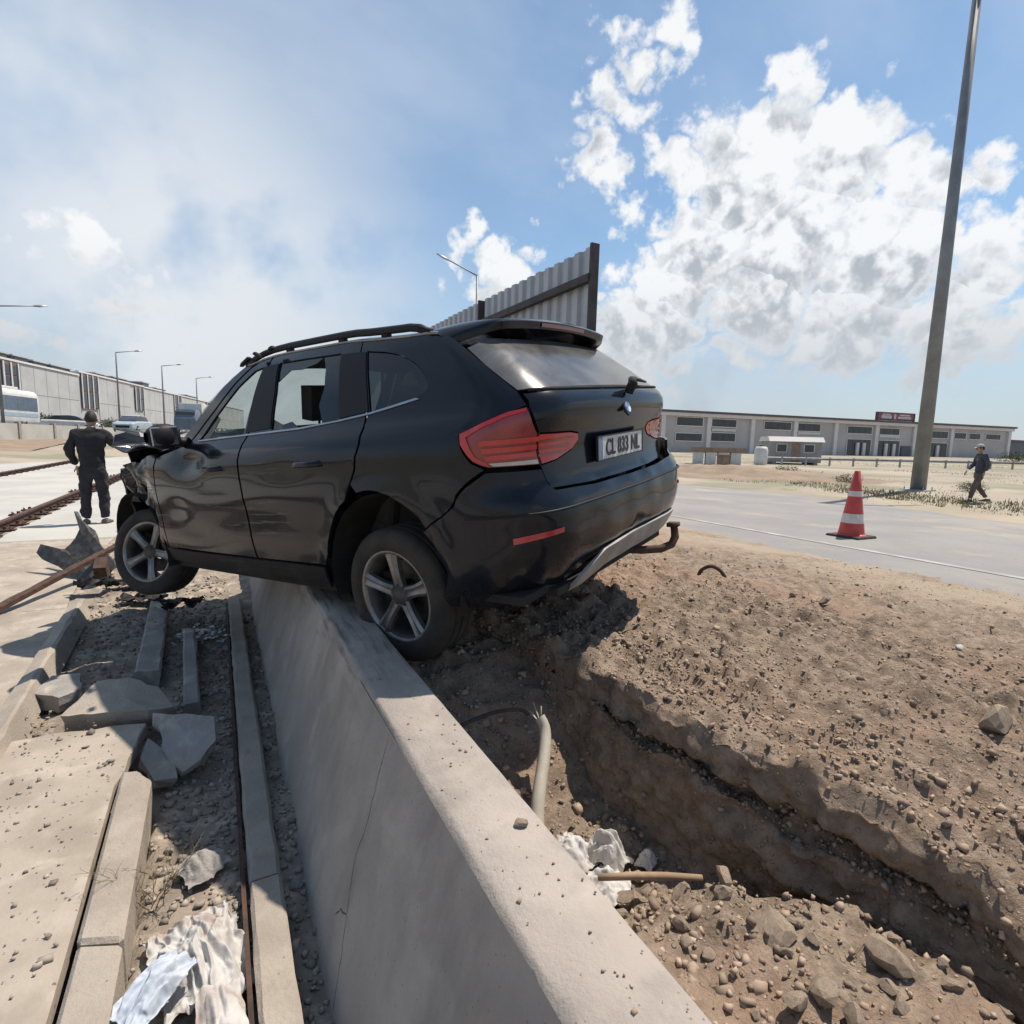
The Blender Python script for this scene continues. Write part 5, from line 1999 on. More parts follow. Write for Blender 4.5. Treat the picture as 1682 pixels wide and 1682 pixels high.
def mast(x, y, z, H, r0, r1, label, arm=None):
    t_ = empty('lamp_post', (x, y, z))
    n = 12
    MB().tube([(0, 0, .03), (0, 0, H * .5), (0, 0, H)], [r0, (r0 + r1) / 2, r1], n).build('pole', M['mast'], t_, smooth_=True)
    b_ = MB().box((0, 0, .02), (r0 * 3.2, r0 * 3.2, .04))
    for k in range(4):
        a = math.pi / 4 + k * math.pi / 2
        b_.tube([(1.45 * r0 * math.cos(a) * 1.2, 1.45 * r0 * math.sin(a) * 1.2, .03), (1.45 * r0 * math.cos(a) * 1.2, 1.45 * r0 * math.sin(a) * 1.2, .14)], .02, 6)
    b_.build('base_plate', M['galv'], t_)
    if arm:
        dx, dy, dz = arm
        p0, p1 = Vector((0, 0, H)), Vector((dx, dy, H + dz))
        MB().tube([p0 - Vector((0, 0, .3)), p0, p0.lerp(p1, .5), p1], [r1, r1 * .9, r1 * .7, r1 * .6], 8).build('arm', M['mast'], t_, smooth_=True)
        d_ = (p1 - p0).normalized()
        MB().tube([p1 - d_ * .1, p1 + d_ * .25, p1 + d_ * .75], [.06, .13, .06], 8, squash=.5).build('lamp_head', M['galv'], t_, smooth_=True)
    tag(t_, label, 'lamp post')
    return t_


t_ = mast(23.4, 11.0, float(gz(23.4, 11.0)), 18.6, .26, .12, 'tall grey mast rising out of the picture on the right', (1.8, -1.0, .4))
mast(13.5, 30.0, float(gz(13.5, 30)), 11.0, .10, .055, 'street lamp standing behind the corrugated fence', (-1.75, .0, .55))
for i, (x, y) in enumerate(((-13.35, 52), (-9.2, 73.5), (-5.8, 84), (-2.4, 98.5))):
    mast(x, y, 1.7, 8.2, .11, .06, ('street lamp at the left edge of the picture above the bus', 'street lamp behind the man in black', 'third street lamp along the far street, right of the man',
                                     'farthest street lamp, just left of the car windscreen')[i], (1.7 if i else 2.2, .3, .35))

# ================================================================ traffic cone
cn = empty('traffic_cone', (8.45, 4.80, float(road_h(8.45, 4.8)) + .004))
tag(cn, 'large red and white traffic cone standing on the road', 'cone')
H = 1.0
rad = lambda z: .185 - .145 * (z / H)
bands = ((.035, .22, 'cone_red'), (.22, .36, 'cone_white'), (.36, .62, 'cone_red'), (.62, .70, 'cone_white'), (.70, H, 'cone_red'))
for z0, z1, m_ in bands:
    e = .003 if 'white' in m_ else 0
    pr_ = [(rad(z0) + e, z0), (rad(z1) + e, z1)]
    if z1 == H:
        pr_ += [(rad(H) - .012, H + .004), (rad(H) - .015, H - .05)]
    MB().lathe(pr_, 28).build('cone_band', M[m_], cn, smooth_=True)
MB().box((0, 0, .018), (.50, .50, .036), None, .94).build('cone_base', M['black_rubber'], cn, bevel=.01)
MB().lathe([(.20, .036), (.185, .06), (.18, .036)], 28).build('cone_skirt', M['cone_red'], cn, smooth_=True)

# ================================================================ people
M['cloth_black'] = mat('cloth_black', (.016, .017, .021), (.024, .025, .03), .95, scale=8, bump=.4, bscale=18)
M['cloth_trouser'] = mat('cloth_trouser', (.018, .019, .024), (.028, .028, .033), .95, scale=9, bump=.4, bscale=16)
M['cloth_blue'] = mat('cloth_blue', (.045, .055, .075), (.06, .07, .09), .95, scale=9, bump=.3, bscale=18)
M['cloth_brown'] = mat('cloth_brown', (.13, .105, .09), (.09, .075, .065), .95, scale=9, bump=.3, bscale=18)
M['skin'] = mat('skin', (.42, .26, .19), (.36, .21, .15), .6, scale=10)
M['hair'] = mat('hair', (.012, .010, .009), (.022, .018, .015), .7, scale=30)
M['cap'] = mat('cap', (.42, .41, .40), (.34, .33, .32), .9, scale=12)
M['shoe'] = mat('shoe', (.07, .065, .06), (.11, .10, .095), .7, scale=14)


FOLDS = bpy.data.textures.new('folds', 'CLOUDS')
FOLDS.noise_scale = .11
FOLDS.noise_depth = 2


def skinned(name, verts, edges, radii, m, par, root=0, sub=2):
    me = bpy.data.meshes.new(name)
    me.from_pydata(verts, edges, [])
    me.materials.append(m)
    o = bpy.data.objects.new(name, me)
    link(o, par)
    md = o.modifiers.new('skin', 'SKIN')
    md.use_smooth_shade = True
    for i, r in enumerate(radii):
        sv = me.skin_vertices[0].data[i]
        sv.radius = r if isinstance(r, tuple) else (r, r)
        sv.use_root = (i == root)
    s_ = o.modifiers.new('sub', 'SUBSURF')
    s_.levels = sub
    s_.render_levels = sub
    if 'cloth' in m.name:
        s_.levels = s_.render_levels = 3
        d_ = o.modifiers.new('folds', 'DISPLACE')
        d_.texture = FOLDS
        d_.strength = .055
        d_.mid_level = .5
        d_.texture_coords = 'LOCAL'
    return o


def head(par, c, m_hair, cap=False, tilt=0.0):
    """egg-shaped head with nose, ears, eyes and hair"""
    rt = Matrix.Rotation(tilt, 3, 'X')

    def sph(rx, ry, rz, cc, n=14, cut=None):
        rows_ = []
        for i in range(n + 1):
            a = math.pi * i / n
            rows_.append([tuple(Vector(c) + rt @ Vector((cc[0] + rx * math.sin(a) * math.cos(b_), cc[1] + ry * math.sin(a) * math.sin(b_) * (1 + .06 * math.cos(a)), cc[2] + rz * math.cos(a)))) for b_ in np.linspace(0, 2 * math.pi, 21)])
        return rows_
    hd = MB().grid(sph(.072, .092, .118, (0, 0, 0)))
    hd.tube([tuple(Vector(c) + rt @ Vector(p)) for p in ((0, .088, .015), (0, .112, -.018), (0, .092, -.028))], [.008, .014, .012], 8)
    for s_ in (-1, 1):
        hd.tube([tuple(Vector(c) + rt @ Vector(p)) for p in ((s_ * .070, -.005, .02), (s_ * .084, -.012, .005), (s_ * .074, -.005, -.03))], [.012, .016, .009], 8)
    h_ = hd.build('head', M['skin'], par, smooth_=True)
    ey = MB()
    for s_ in (-1, 1):
        ey.grid([[tuple(Vector(p) + Vector((s_ * 0, 0, 0))) for p in r_] for r_ in [[tuple(Vector(c) + rt @ Vector((s_ * .028 + .011 * math.sin(a) * math.cos(b_), .083 + .008 * math.sin(a) * math.sin(b_), .012 + .008 * math.cos(a)))) for b_ in np.linspace(0, 6.283, 9)] for a in np.linspace(0, math.pi, 6)]])
    ey.build('eyes', M['hair'], h_)
    MB().tube([tuple(Vector(c) + rt @ Vector(p)) for p in ((-.022, .084, -.055), (0, .090, -.057), (.022, .084, -.055))], .005, 6).build('mouth', M['lens_dark_red'], h_, smooth_=True)
    rows_ = []
    for i in range(9):
        a0_ = math.pi * .60 * i / 8
        rows_.append([tuple(Vector(c) + rt @ Vector((.079 * math.sin(a := a0_ * (1 + .22 * max(0, -math.sin(b_))) ) * math.cos(b_), -.012 + .098 * math.sin(a) * math.sin(b_) * (1 if math.sin(b_) < 0 else .9), .010 + .122 * math.cos(a) - (.0 if math.sin(b_) < .3 else -.03 * math.sin(b_) * (a > 1.2))))) for b_ in np.linspace(0, 2 * math.pi, 25)])
    MB().grid(rows_).build('hair', m_hair, par, smooth_=True)
    if cap:
        rows_ = []
        for i in range(8):
            a = math.pi * .47 * i / 7
            rows_.append([tuple(Vector(c) + rt @ Vector((.084 * math.sin(a) * math.cos(b_), -.004 + .102 * math.sin(a) * math.sin(b_), .034 + .100 * math.cos(a)))) for b_ in np.linspace(0, 2 * math.pi, 25)])
        cp = MB().grid(rows_)
        cp.grid([[tuple(Vector(c) + rt @ Vector((.07 * t, .085 + .065 * s_ * (1 - .5 * t * t), .045 - .015 * s_))) for t in np.linspace(-1, 1, 9)] for s_ in np.linspace(0, 1, 4)])
        cp.build('cap', M['cap'], par, smooth_=True)


def hand(par, wrist, direction, m=None, out=1):
    """palm with four fingers and a thumb"""
    d = Vector(direction).normalized()
    sx = d.cross(Vector((0, 0, 1)))
    sx = sx.normalized() if sx.length > .1 else Vector((1, 0, 0))
    w = Vector(wrist)
    vs, es, rd = [tuple(w - d * .03), tuple(w), tuple(w + d * .05), tuple(w + d * .085)], [(0, 1), (1, 2), (2, 3)], [.025, .024, (.034, .018), (.036, .016)]
    nrm = sx.cross(d)
    for k in range(4):
        b_ = w + d * .08 + sx * (-.027 + .018 * k)
        L = (.060, .072, .068, .052)[k]
        i0 = len(vs)
        vs += [tuple(b_), tuple(b_ + d * L * .5 - nrm * .006), tuple(b_ + d * L * .92 - nrm * .022)]
        es += [(3, i0), (i0, i0 + 1), (i0 + 1, i0 + 2)]
        rd += [.0095, .009, .0075]
    i0 = len(vs)
    b_ = w + d * .025 - sx * .03 * out
    vs += [tuple(b_), tuple(b_ + d * .03 - sx * .025 * out), tuple(b_ + d * .062 - sx * .034 * out)]
    es += [(1, i0), (i0, i0 + 1), (i0 + 1, i0 + 2)]
    rd += [.012, .0105, .0085]
    return skinned('hand', vs, es, rd, M['skin'], par, 1, 1)


def shoe(par, heel, yaw, L=.27):
    c_, s_ = math.cos(yaw), math.sin(yaw)
    rows_ = []
    for t in np.linspace(0, 1, 9):
        hw = .036 + .014 * math.sin(math.pi * min(1, t * .9 + .15)) - (.018 if t > .95 else 0)
        ht = .085 - .045 * min(1, max(0, (t - .3) / .5)) - (.015 if t > .95 else 0)
        ring = []
        for a in np.linspace(0, 2 * math.pi, 13):
            x, z = hw * math.cos(a), max(-.5, math.sin(a)) * ht * .66 + ht * .33
            y = -.05 + L * t
            ring.append((heel[0] + x * c_ - y * s_, heel[1] + x * s_ + y * c_, heel[2] + z))
        rows_.append(ring)
    mb = MB().grid(rows_)
    mb.add(rows_[0][:12], [tuple(range(12))])
    mb.add(rows_[-1][:12], [tuple(range(12))])
    return mb.build('shoe', M['shoe'], par, smooth_=True)


# man in black: seen from behind, right hand laid on the bonnet, head bowed a little (local +y = away from us)
p1 = empty('person', (-1.72, 10.65, .003), rz=math.radians(-6))
tag(p1, 'man in black jacket and trousers seen from behind, reaching to the bonnet', 'person')
skinned('body', [(0, 0, .95), (0, -.01, 1.15), (0, .0, 1.36), (0, .03, 1.47), (0, .05, 1.54)], [(0, 1), (1, 2), (2, 3), (3, 4)], [.10, .11, .12, .055, .052], M['skin'], p1)
skinned('jacket', [(0, 0, .86), (0, -.015, 1.02), (0, -.02, 1.20), (0, -.005, 1.36), (0, .02, 1.46),
                   (-.19, -.01, 1.40), (-.29, -.02, 1.16), (-.235, .10, .93), (.19, .0, 1.40), (.33, .10, 1.22), (.52, .26, 1.14), (0, .03, 1.50)],
        [(0, 1), (1, 2), (2, 3), (3, 4), (3, 5), (5, 6), (6, 7), (3, 8), (8, 9), (9, 10), (4, 11)],
        [(.185, .125), (.180, .125), (.195, .13), (.20, .12), .085, .085, .070, .055, .085, .068, .052, .066], M['cloth_black'], p1, 1)
skinned('trousers', [(0, 0, .96), (0, 0, .84), (-.10, 0, .80), (-.115, .015, .46), (-.125, -.01, .075), (.10, 0, .80), (.115, .02, .46), (.125, .0, .075)],
        [(0, 1), (1, 2), (2, 3), (3, 4), (1, 5), (5, 6), (6, 7)], [(.16, .115), (.165, .12), .105, .080, .074, .105, .080, .074], M['cloth_trouser'], p1, 1)
head(p1, (0, .085, 1.63), M['hair'], tilt=math.radians(-14))
hand(p1, (-.225, .13, .885), (.05, .3, -1))
hand(p1, (.55, .29, 1.125), (.85, .5, -.15), out=-1)
shoe(p1, (-.125, -.02, .0), .15)
shoe(p1, (.125, -.01, .0), -.15)

# man walking in the distance on the right
p2 = empty('person', (19.8, 7.75, float(gz(19.8, 7.75)) + .03), rz=math.radians(42))
tag(p2, 'man in dark blue top and pale cap walking along the verge past the mast', 'person')
skinned('body', [(0, 0, .95), (0, -.01, 1.15), (0, .0, 1.34), (0, .02, 1.44), (0, .04, 1.50)], [(0, 1), (1, 2), (2, 3), (3, 4)], [.10, .11, .12, .055, .05], M['skin'], p2)
skinned('shirt', [(0, 0, .88), (0, -.01, 1.05), (0, -.01, 1.20), (0, .0, 1.34), (0, .01, 1.43), (-.19, 0, 1.37), (-.24, -.10, 1.13), (-.21, -.06, .92), (.19, 0, 1.37), (.25, .06, 1.12), (.22, .20, .95)],
        [(0, 1), (1, 2), (2, 3), (3, 4), (3, 5), (5, 6), (6, 7), (3, 8), (8, 9), (9, 10)],
        [(.175, .125), (.17, .12), (.185, .125), (.19, .115), .08, .08, .062, .048, .08, .062, .048], M['cloth_blue'], p2, 1)
skinned('trousers', [(0, 0, .94), (0, 0, .82), (-.095, .0, .78), (-.11, .14, .44), (-.115, .20, .10), (.095, 0, .78), (.11, -.04, .44), (.115, -.30, .13)],
        [(0, 1), (1, 2), (2, 3), (3, 4), (1, 5), (5, 6), (6, 7)], [(.155, .11), (.16, .115), .10, .075, .062, .10, .075, .062], M['cloth_brown'], p2, 1)
head(p2, (0, .06, 1.585), M['hair'], cap=True, tilt=math.radians(-8))
hand(p2, (-.205, -.03, .87), (.0, .2, -1))
hand(p2, (.215, .24, .905), (0, .4, -1))
shoe(p2, (-.115, .19, .0), .05)
shoe(p2, (.115, -.33, .03), -.05)

# ================================================================ far right: industrial building
M['facade'] = mat('facade', (.47, .445, .44), (.42, .40, .40), .9, scale=.3)
M['facade_pale'] = mat('facade_pale', (.68, .65, .64), (.61, .585, .575), .9, scale=.4)
M['roof_edge'] = mat('roof_edge', (.15, .115, .125), (.11, .09, .10), .8, scale=.5)
M['cladding'] = mat('cladding', (.46, .46, .455), (.40, .40, .395), .85, scale=.25)
M['cladding_dark'] = mat('cladding_dark', (.10, .12, .145), (.075, .09, .11), .6, scale=.5)
M['brick_red'] = mat('brick_red', (.20, .13, .12), (.15, .10, .095), .9, scale=1)
M['sign_red'] = mat('sign_red', (.36, .10, .10), (.26, .08, .085), .7, scale=2)
M['sign_frame'] = mat('sign_frame', (.08, .07, .09), None, .8)
M['white_paint'] = mat('white_paint', (.62, .62, .61), (.52, .52, .51), .6, scale=1.5)
M['cabin_grey'] = mat('cabin_grey', (.33, .315, .31), (.27, .26, .255), .85, scale=1)
M['blue_paint'] = mat('blue_paint', (.10, .14, .20), (.08, .11, .16), .4, scale=2, coat=.4)
M['pale_blue'] = mat('pale_blue', (.34, .42, .50), (.28, .35, .43), .4, scale=2, coat=.4)
M['tank_brown'] = mat('tank_brown', (.30, .22, .16), (.22, .16, .12), .9, scale=3)

ex = Vector((.98313, -.18288, 0))
rb = empty('industrial_building', (69.3, 73.5, 0))
rb.rotation_euler = (0, 0, math.atan2(ex.y, ex.x))
tag(rb, 'long pale two storey industrial building with dark window bands behind the road', 'building')
# local: x along the facade, -y toward the camera, z up
GB = .45
MB().bbox(-24, 90.3, .25, 32, GB - .5, 7.0).build('wall', M['facade'], rb)
MB().bbox(-24.5, 91.2, -.55, 32.5, 7.55, 7.95).build('roof_edge', M['roof_edge'], rb)
MB().bbox(-24.3, 90.7, -.35, .26, 6.95, 7.545).build('fascia', M['facade_pale'], rb)
pils = [-18.5, -9.4, 0.05, 9.57, 19.25, 29.22, 39.32, 50.01, 60.67, 71.58, 89.8]
for x in pils:
    MB().bbox(x - .42, x + .42, -.15, .245, GB - .5, 6.945).build('pillar', M['facade_pale'], rb)
ups = [(-16.5, -10.5, 5.33, 6.6), (-8.2, -1.5, 5.33, 6.7), (2.88, 8.34, 5.33, 6.75), (10.3, 15.63, 5.36, 6.67), (22.0, 28.28, 5.25, 6.65), (30.0, 35.43, 5.22, 6.6), (42.45, 48.86, 5.15, 6.48), (50.9, 56.4, 5.14, 6.40),
       (65.18, 70.6, 4.85, 6.25), (72.6, 76.1, 4.9, 6.1), (77.1, 80.6, 4.9, 6.1), (82.39, 87.1, 5.0, 6.1)]
dns = [(-16.5, -10.5, 2.7, 4.0), (-8.2, -1.5, 2.7, 4.0), (2.85, 8.33, 2.63, 3.92), (10.3, 15.59, 2.75, 4.2), (22.55, 28.29, 2.47, 4.0), (31.08, 35.42, 2.6, 4.1), (42.64, 48.9, .75, 3.94), (50.9, 56.8, .75, 3.9), (64.88, 70.7, .6, 3.76)]
for a, b_, z0, z1 in ups + dns:
    w_ = MB().bbox(a - .12, b_ + .12, .10, .245, z1, z1 + .14).bbox(a - .12, b_ + .12, .02, .245, z0 - .16, z0).bbox(a - .12, a, .10, .245, z0, z1).bbox(b_, b_ + .12, .10, .245, z0, z1).build('window', M['facade_pale'], rb)
    n = max(2, int((b_ - a) / 1.3))
    for i in range(n):
        xa, xb = a + (b_ - a) * i / n, a + (b_ - a) * (i + 1) / n
        MB().bbox(xa + .03, xb - .03, .19, .243, z0 + .02, z1 - .02).build('pane', M['glass_far'], w_)
for a, b_ in ((10.3, 15.6), (30, 35.4), (-8.2, -1.5), (50.9, 56.4)):
    MB().bbox(a, b_, .0, .245, 4.55, 5.0).build('spandrel', M['white_paint'], rb)
for x in (45.3, 47.0, 53.0, 55.2, 67.8):
    MB().bbox(x - .35, x + .35, -.12, .18, GB, 3.3).build('door_post', M['facade_pale'], rb)
for x in (58.6, 62.8):
    MB().bbox(x - 1.3, x + 1.3, -.05, .243, .6, 2.9).build('door', M['cladding_dark'], rb)
sg = empty('roof_sign', (50.3, .6, 7.96), parent=rb)
del sg
sg = empty('roof_sign', (0, 0, 0))
tag(sg, 'red and white sign board in a dark frame on the roof of the long building', 'sign')
sg.matrix_world = Matrix.Translation((69.3, 73.5, 0)) @ Matrix.Rotation(math.atan2(ex.y, ex.x), 4, 'Z') @ Matrix.Translation((50.4, .6, 7.96))
MB().bbox(0, 10.4, 0, .25, .25, 1.65).build('sign_board', M['sign_red'], sg)
for a in (0, 10.3):
    MB().bbox(a - .15, a + .25, -.05, .3, 0, 1.75).build('sign_frame', M['sign_frame'], sg)
for z in (.12, 1.62):
    MB().bbox(.25, 10.15, -.05, .3, z, z + .14).build('sign_frame', M['sign_frame'], sg)
for a, b_, z0, z1 in ((1.2, 4.0, .45, 1.1), (4.6, 5.2, .4, 1.4), (5.7, 9.4, .5, .95), (6.2, 9.0, 1.1, 1.4), (1.4, 3.6, 1.2, 1.42)):
    MB().bbox(a, b_, -.03, -.004, z0, z1).build('sign_lettering', M['white_paint'], sg)
for a in (1.0, 5.2, 9.2):
    MB().tube([(a, .3, 0), (a, 1.2, 0), (a, .3, 1.2)], .05, 6).build('sign_strut', M['sign_frame'], sg)

# dark shed at the right end
sh_ = empty('shed', (162, 60, .7))
tag(sh_, 'dark blue low shed at the right end of the long building', 'shed')
MB().bbox(-2, 22, 0, 14, -.5, 4.2).build('wall', M['cladding_dark'], sh_)
MB().bbox(-2.4, 22.4, -.4, 14.4, 4.2, 4.6).build('roof', M['roof_edge'], sh_)


# things between the road and the building
def cabin(x, y, w, d, h, rz, label):
    t_ = empty('site_cabin', (x, y, float(gz(x, y))), rz=rz)
    tag(t_, label, 'cabin')
    MB().bbox(-w / 2, w / 2, -d / 2, d / 2, .15, h).build('wall', M['cabin_grey'], t_)
    mb = MB().prism([(-d / 2 - .15, h), (d / 2 + .15, h), (d / 2 - .3, h + .42), (-d / 2 + .3, h + .42)], -w / 2 - .15, w / 2 + .15, 'X')
    mb.build('roof', M['facade_pale'], t_)
    for a in (-w * .28, w * .25):
        q = MB().bbox(a - .45, a + .45, -d / 2 - .04, -d / 2 - .004, 1.0, 1.75).build('window', M['white_paint'], t_)
        MB().bbox(a - .38, a + .38, -d / 2 - .06, -d / 2 - .041, 1.07, 1.68).build('pane', M['glass_far'], q)
    MB().bbox(-.35, .35, -d / 2 - .03, -d / 2 - .004, .15, 2.0).build('door', M['tank_brown'], t_)
    for sx in (-1, 1):
        MB().bbox(sx * w * .4 - .15, sx * w * .4 + .15, -d / 2, d / 2, -.2, .15).build('footing', M['grey_concrete'], t_)


cabin(45.3, 31.8, 4.3, 2.6, 1.95, math.radians(-35), 'grey site cabin in front of the long building')
st_ = empty('crate_stack', (34.0, 30.0, float(gz(34, 30))), rz=math.radians(-42))
tag(st_, 'row of pale blocks under a brown board near the long building', 'stack')
for k in range(4):
    MB().bbox(-1.75 + k * .9, -1.75 + k * .9 + .74, -.5, .5, -.1, .95).build('block', M['white_paint'], st_, bevel=.03)
MB().bbox(-2.0, 2.0, -.6, .6, .96, 1.30).build('board', M['tank_brown'], st_)
wt_ = empty('water_tank', (39.6, 30.4, float(gz(39.6, 30.4))))
tag(wt_, 'white plastic tank beside the grey site cabin', 'tank')
MB().lathe([(0, 1.5), (.4, 1.45), (.52, 1.2), (.52, .1), (.48, 0)], 20).build('tank_body', M['white_paint'], wt_, smooth_=True)
MB().lathe([(0, 1.62), (.2, 1.6), (.2, 1.45)], 14).build('tank_lid', M['cladding_dark'], wt_)
# guard rail along the further road
gr_ = empty('guard_rail', (0, 0, 0))
tag(gr_, 'long low grey guard rail along the far side of the open ground', 'guard rail')
g0, g1 = Vector((40.0, 31.0, 0)), Vector((74.0, 17.0, 0))
dg = (g1 - g0)
nrm = Vector((dg.y, -dg.x, 0)).normalized()
nseg = 17
for i in range(nseg):
    a, b_ = g0 + dg * (i / nseg), g0 + dg * ((i + 1) / nseg)
    za, zb = float(gz(a.x, a.y)), float(gz(b_.x, b_.y))
    rows_ = []
    for p, z in ((a, za), (b_ - dg.normalized() * .04, zb)):
        rows_.append([tuple(Vector((p.x, p.y, z + h_)) - nrm * -o_) for h_, o_ in ((.45, 0), (.50, .05), (.54, .0), (.58, .05), (.63, 0))])
    o = MB().grid(rows_).build('rail_panel', M['galv'], gr_)
    s_ = o.modifiers.new('solid', 'SOLIDIFY')
    s_.thickness = .02
    MB().box((a.x, a.y, za + .3), (.12, .12, .75)).build('rail_post', M['galv'], gr_)
pst = MB().bbox(-.22, .22, -.2, .2, -.05, .62).bbox(-.26, .26, -.24, .24, .62, .70).build('marker_post', M['tank_brown'], loc=(22.8, 19.7, float(gz(22.8, 19.7)) + .35))
tag(pst, 'short brown concrete post on the dirt heap beyond the road', 'post')
# dirt heap beyond the road
xs_, ys_ = np.linspace(16.5, 31, 60), np.linspace(11, 30, 70)
HX, HY = np.meshgrid(xs_, ys_, indexing='ij')
q = ((HX - 22.5) * .80 + (HY - 19.5) * .60)
q2 = (-(HX - 22.5) * .60 + (HY - 19.5) * .80)
HZ = .55 * np.exp(-(q / 3.2) ** 2 - (q2 / 6.0) ** 2) + .22 * vfbm(HX, HY, .9, 4) * np.exp(-(q / 4.5) ** 2 - (q2 / 8.0) ** 2) + gz(HX, HY) - .06
M['heap_soil'] = mat('heap_soil', (.28, .21, .15), (.215, .16, .115), .97, scale=1.2, bump=.5, bscale=9)
o = MB().grid(np.stack([HX, HY, HZ], -1).tolist()).build('dirt_heap', M['heap_soil'], smooth_=True)
tag(o, 'long low reddish dirt heap beyond the road', kind='structure')

# dry grass tufts on the verge and the open ground: one mass
gv_, gf_ = [], []
r3 = np.random.default_rng(5)


def blades(x, y, z, n, h, spread):
    for _ in range(n):
        a = r3.uniform(0, 6.28)
        bx, by = x + r3.normal(0, spread), y + r3.normal(0, spread)
        hh = h * r3.uniform(.5, 1.2)
        lx, ly = math.cos(a) * hh * r3.uniform(.1, .6), math.sin(a) * hh * r3.uniform(.1, .6)
        w = .012 + .012 * h * 4
        b0 = len(gv_)
        gv_.extend([(bx - w * math.sin(a), by + w * math.cos(a), z), (bx + w * math.sin(a), by - w * math.cos(a), z), (bx + lx, by + ly, z + hh)])
        gf_.append((b0, b0 + 1, b0 + 2))


for _ in range(1700):
    d = r3.uniform(17, 75)
    a = math.radians(r3.uniform(38, 80))
    x, y = d * math.sin(a), d * math.cos(a)
    x1 = 15.3 + max(0, (y - 6)) * .30
    if x < x1 + 1.5:
        continue
    if vfbm(np.array([x]), np.array([y]), .16, 3)[0] < -.02:
        continue
    blades(x, y, float(gz(x, y)) - .02, 10, r3.uniform(.03, .08) * (1 + d / 90), .30 + d * .008)
for _ in range(600):
    y = r3.uniform(-4, 22)
    x = 15.3 + max(0, (y - 6)) * .30 + 3.2 + r3.normal(0, 1.0)
    blades(x, y, float(gz(x, y)) + .0, 14, r3.uniform(.05, .15), .22)
o = mesh('dry_grass', gv_, gf_, M['dry_grass'])
tag(o, 'dry olive grass growing in tufts over the open ground', 'grass', kind='stuff')


def bush(x, y, z, s, label, seed, name='low_bush', sq=1.0, group=None):
    """shrub: stems and many small leaf faces spread through the crown"""
    r_ = np.random.default_rng(seed)
    t_ = empty(name, (x, y, z))
    tag(t_, label, 'bush', group)
    n = 900
    p = r_.normal(0, 1, (n, 3))
    p /= np.linalg.norm(p, axis=1)[:, None] + 1e-9
    lob = 1 + .45 * np.array([noise.noise(Vector((q[0] * 2, q[1] * 2, q[2] * 2 + seed))) for q in p])
    p = p * (r_.random(n) ** .4 * lob)[:, None] * np.array([s * sq, s * sq, s * .62]) + np.array([0, 0, s * .55])
    p[:, 2] = np.maximum(p[:, 2], .02)
    vs, fs = [], []
    for q in p:
        a, b_ = r_.normal(0, 1, 3), r_.normal(0, 1, 3)
        a /= np.linalg.norm(a)
        b_ /= np.linalg.norm(b_)
        k = s * r_.uniform(.04, .10)
        i0 = len(vs)
        vs += [tuple(q - a * k), tuple(q + b_ * k * .6), tuple(q + a * k), tuple(q - b_ * k * .6)]
        fs.append((i0, i0 + 1, i0 + 2, i0 + 3))
    mesh('crown', vs, fs, M['shrub'], t_)
    mb = MB()
    for k in range(6):
        e = r_.normal(0, .35, 2) * s
        mb.tube([(e[0] * .2, e[1] * .2, -.05), (e[0] * .6, e[1] * .6, s * .4), (e[0], e[1], s * .8)], [.03 * s, .02 * s, .01 * s], 5)
    mb.build('stems', M['dry_twig'], t_)


for i, (x, y, s, lab) in enumerate(((26.8, 19.0, .45, 'round dark bush on the sand beyond the dirt heap'), (23.6, 13.8, .38, 'low bush just left of the mast'), (25.0, 10.0, .34, 'low bush right behind the mast'),
                                    (22.0, 6.6, .35, 'low bush at the feet of the walking man'), (74, 22, 1.0, 'broad bush near the right end of the guard rail'), (88, 31, 1.3, 'tall bush before the right end of the building'))):
    bush(x, y, float(gz(x, y)), s, lab, 60 + i, sq=1.5)

# ================================================================ far left: raised street
sv = Vector((.2319, .9727, 0))
nl = Vector((-.9727, .2319, 0))
S0 = Vector((-12.7, 52.5, 0))


def sp3(t, o, z):
    p = S0 + sv * t + nl * o
    return (p.x, p.y, z)


SZ = 1.42
rows_ = [[sp3(t, o, SZ) for o in (.3, 4, 9, 15, 20)] for t in np.linspace(-40, 260, 60)]
o = MB().grid(rows_).build('street', M['asphalt'])
tag(o, kind='structure')
wl_ = empty('panel_wall', (0, 0, 0))
tag(wl_, 'low wall of white concrete panels between posts along the raised street', 'wall')
pr_ = [-33, -28.3, -23.6, -18.9, -14.2, -9.5, -4.7, .02, 4.72, 8.53, 13.2, 17.9, 22.6, 27.3, 32, 36.7, 41.4, 46.1]
for i, t in enumerate(pr_):
    a = Vector(sp3(t, 0, 0))
    mb = MB().box((a.x, a.y, 1.25), (.30, .30, 1.5), Matrix.Rotation(math.atan2(sv.y, sv.x), 3, 'Z'))
    mb.build('post', M['grey_concrete'], wl_)
    if i < len(pr_) - 1:
        b_ = Vector(sp3(pr_[i + 1], 0, 0))
        m_ = (a + b_) / 2
        MB().box((m_.x, m_.y, 1.22), ((b_ - a).length - .32, .14, 1.28), Matrix.Rotation(math.atan2(sv.y, sv.x), 3, 'Z')).build('panel', M['pale_concrete'], wl_)

# factory row
F0 = Vector((-24.5, 104.0, 0))


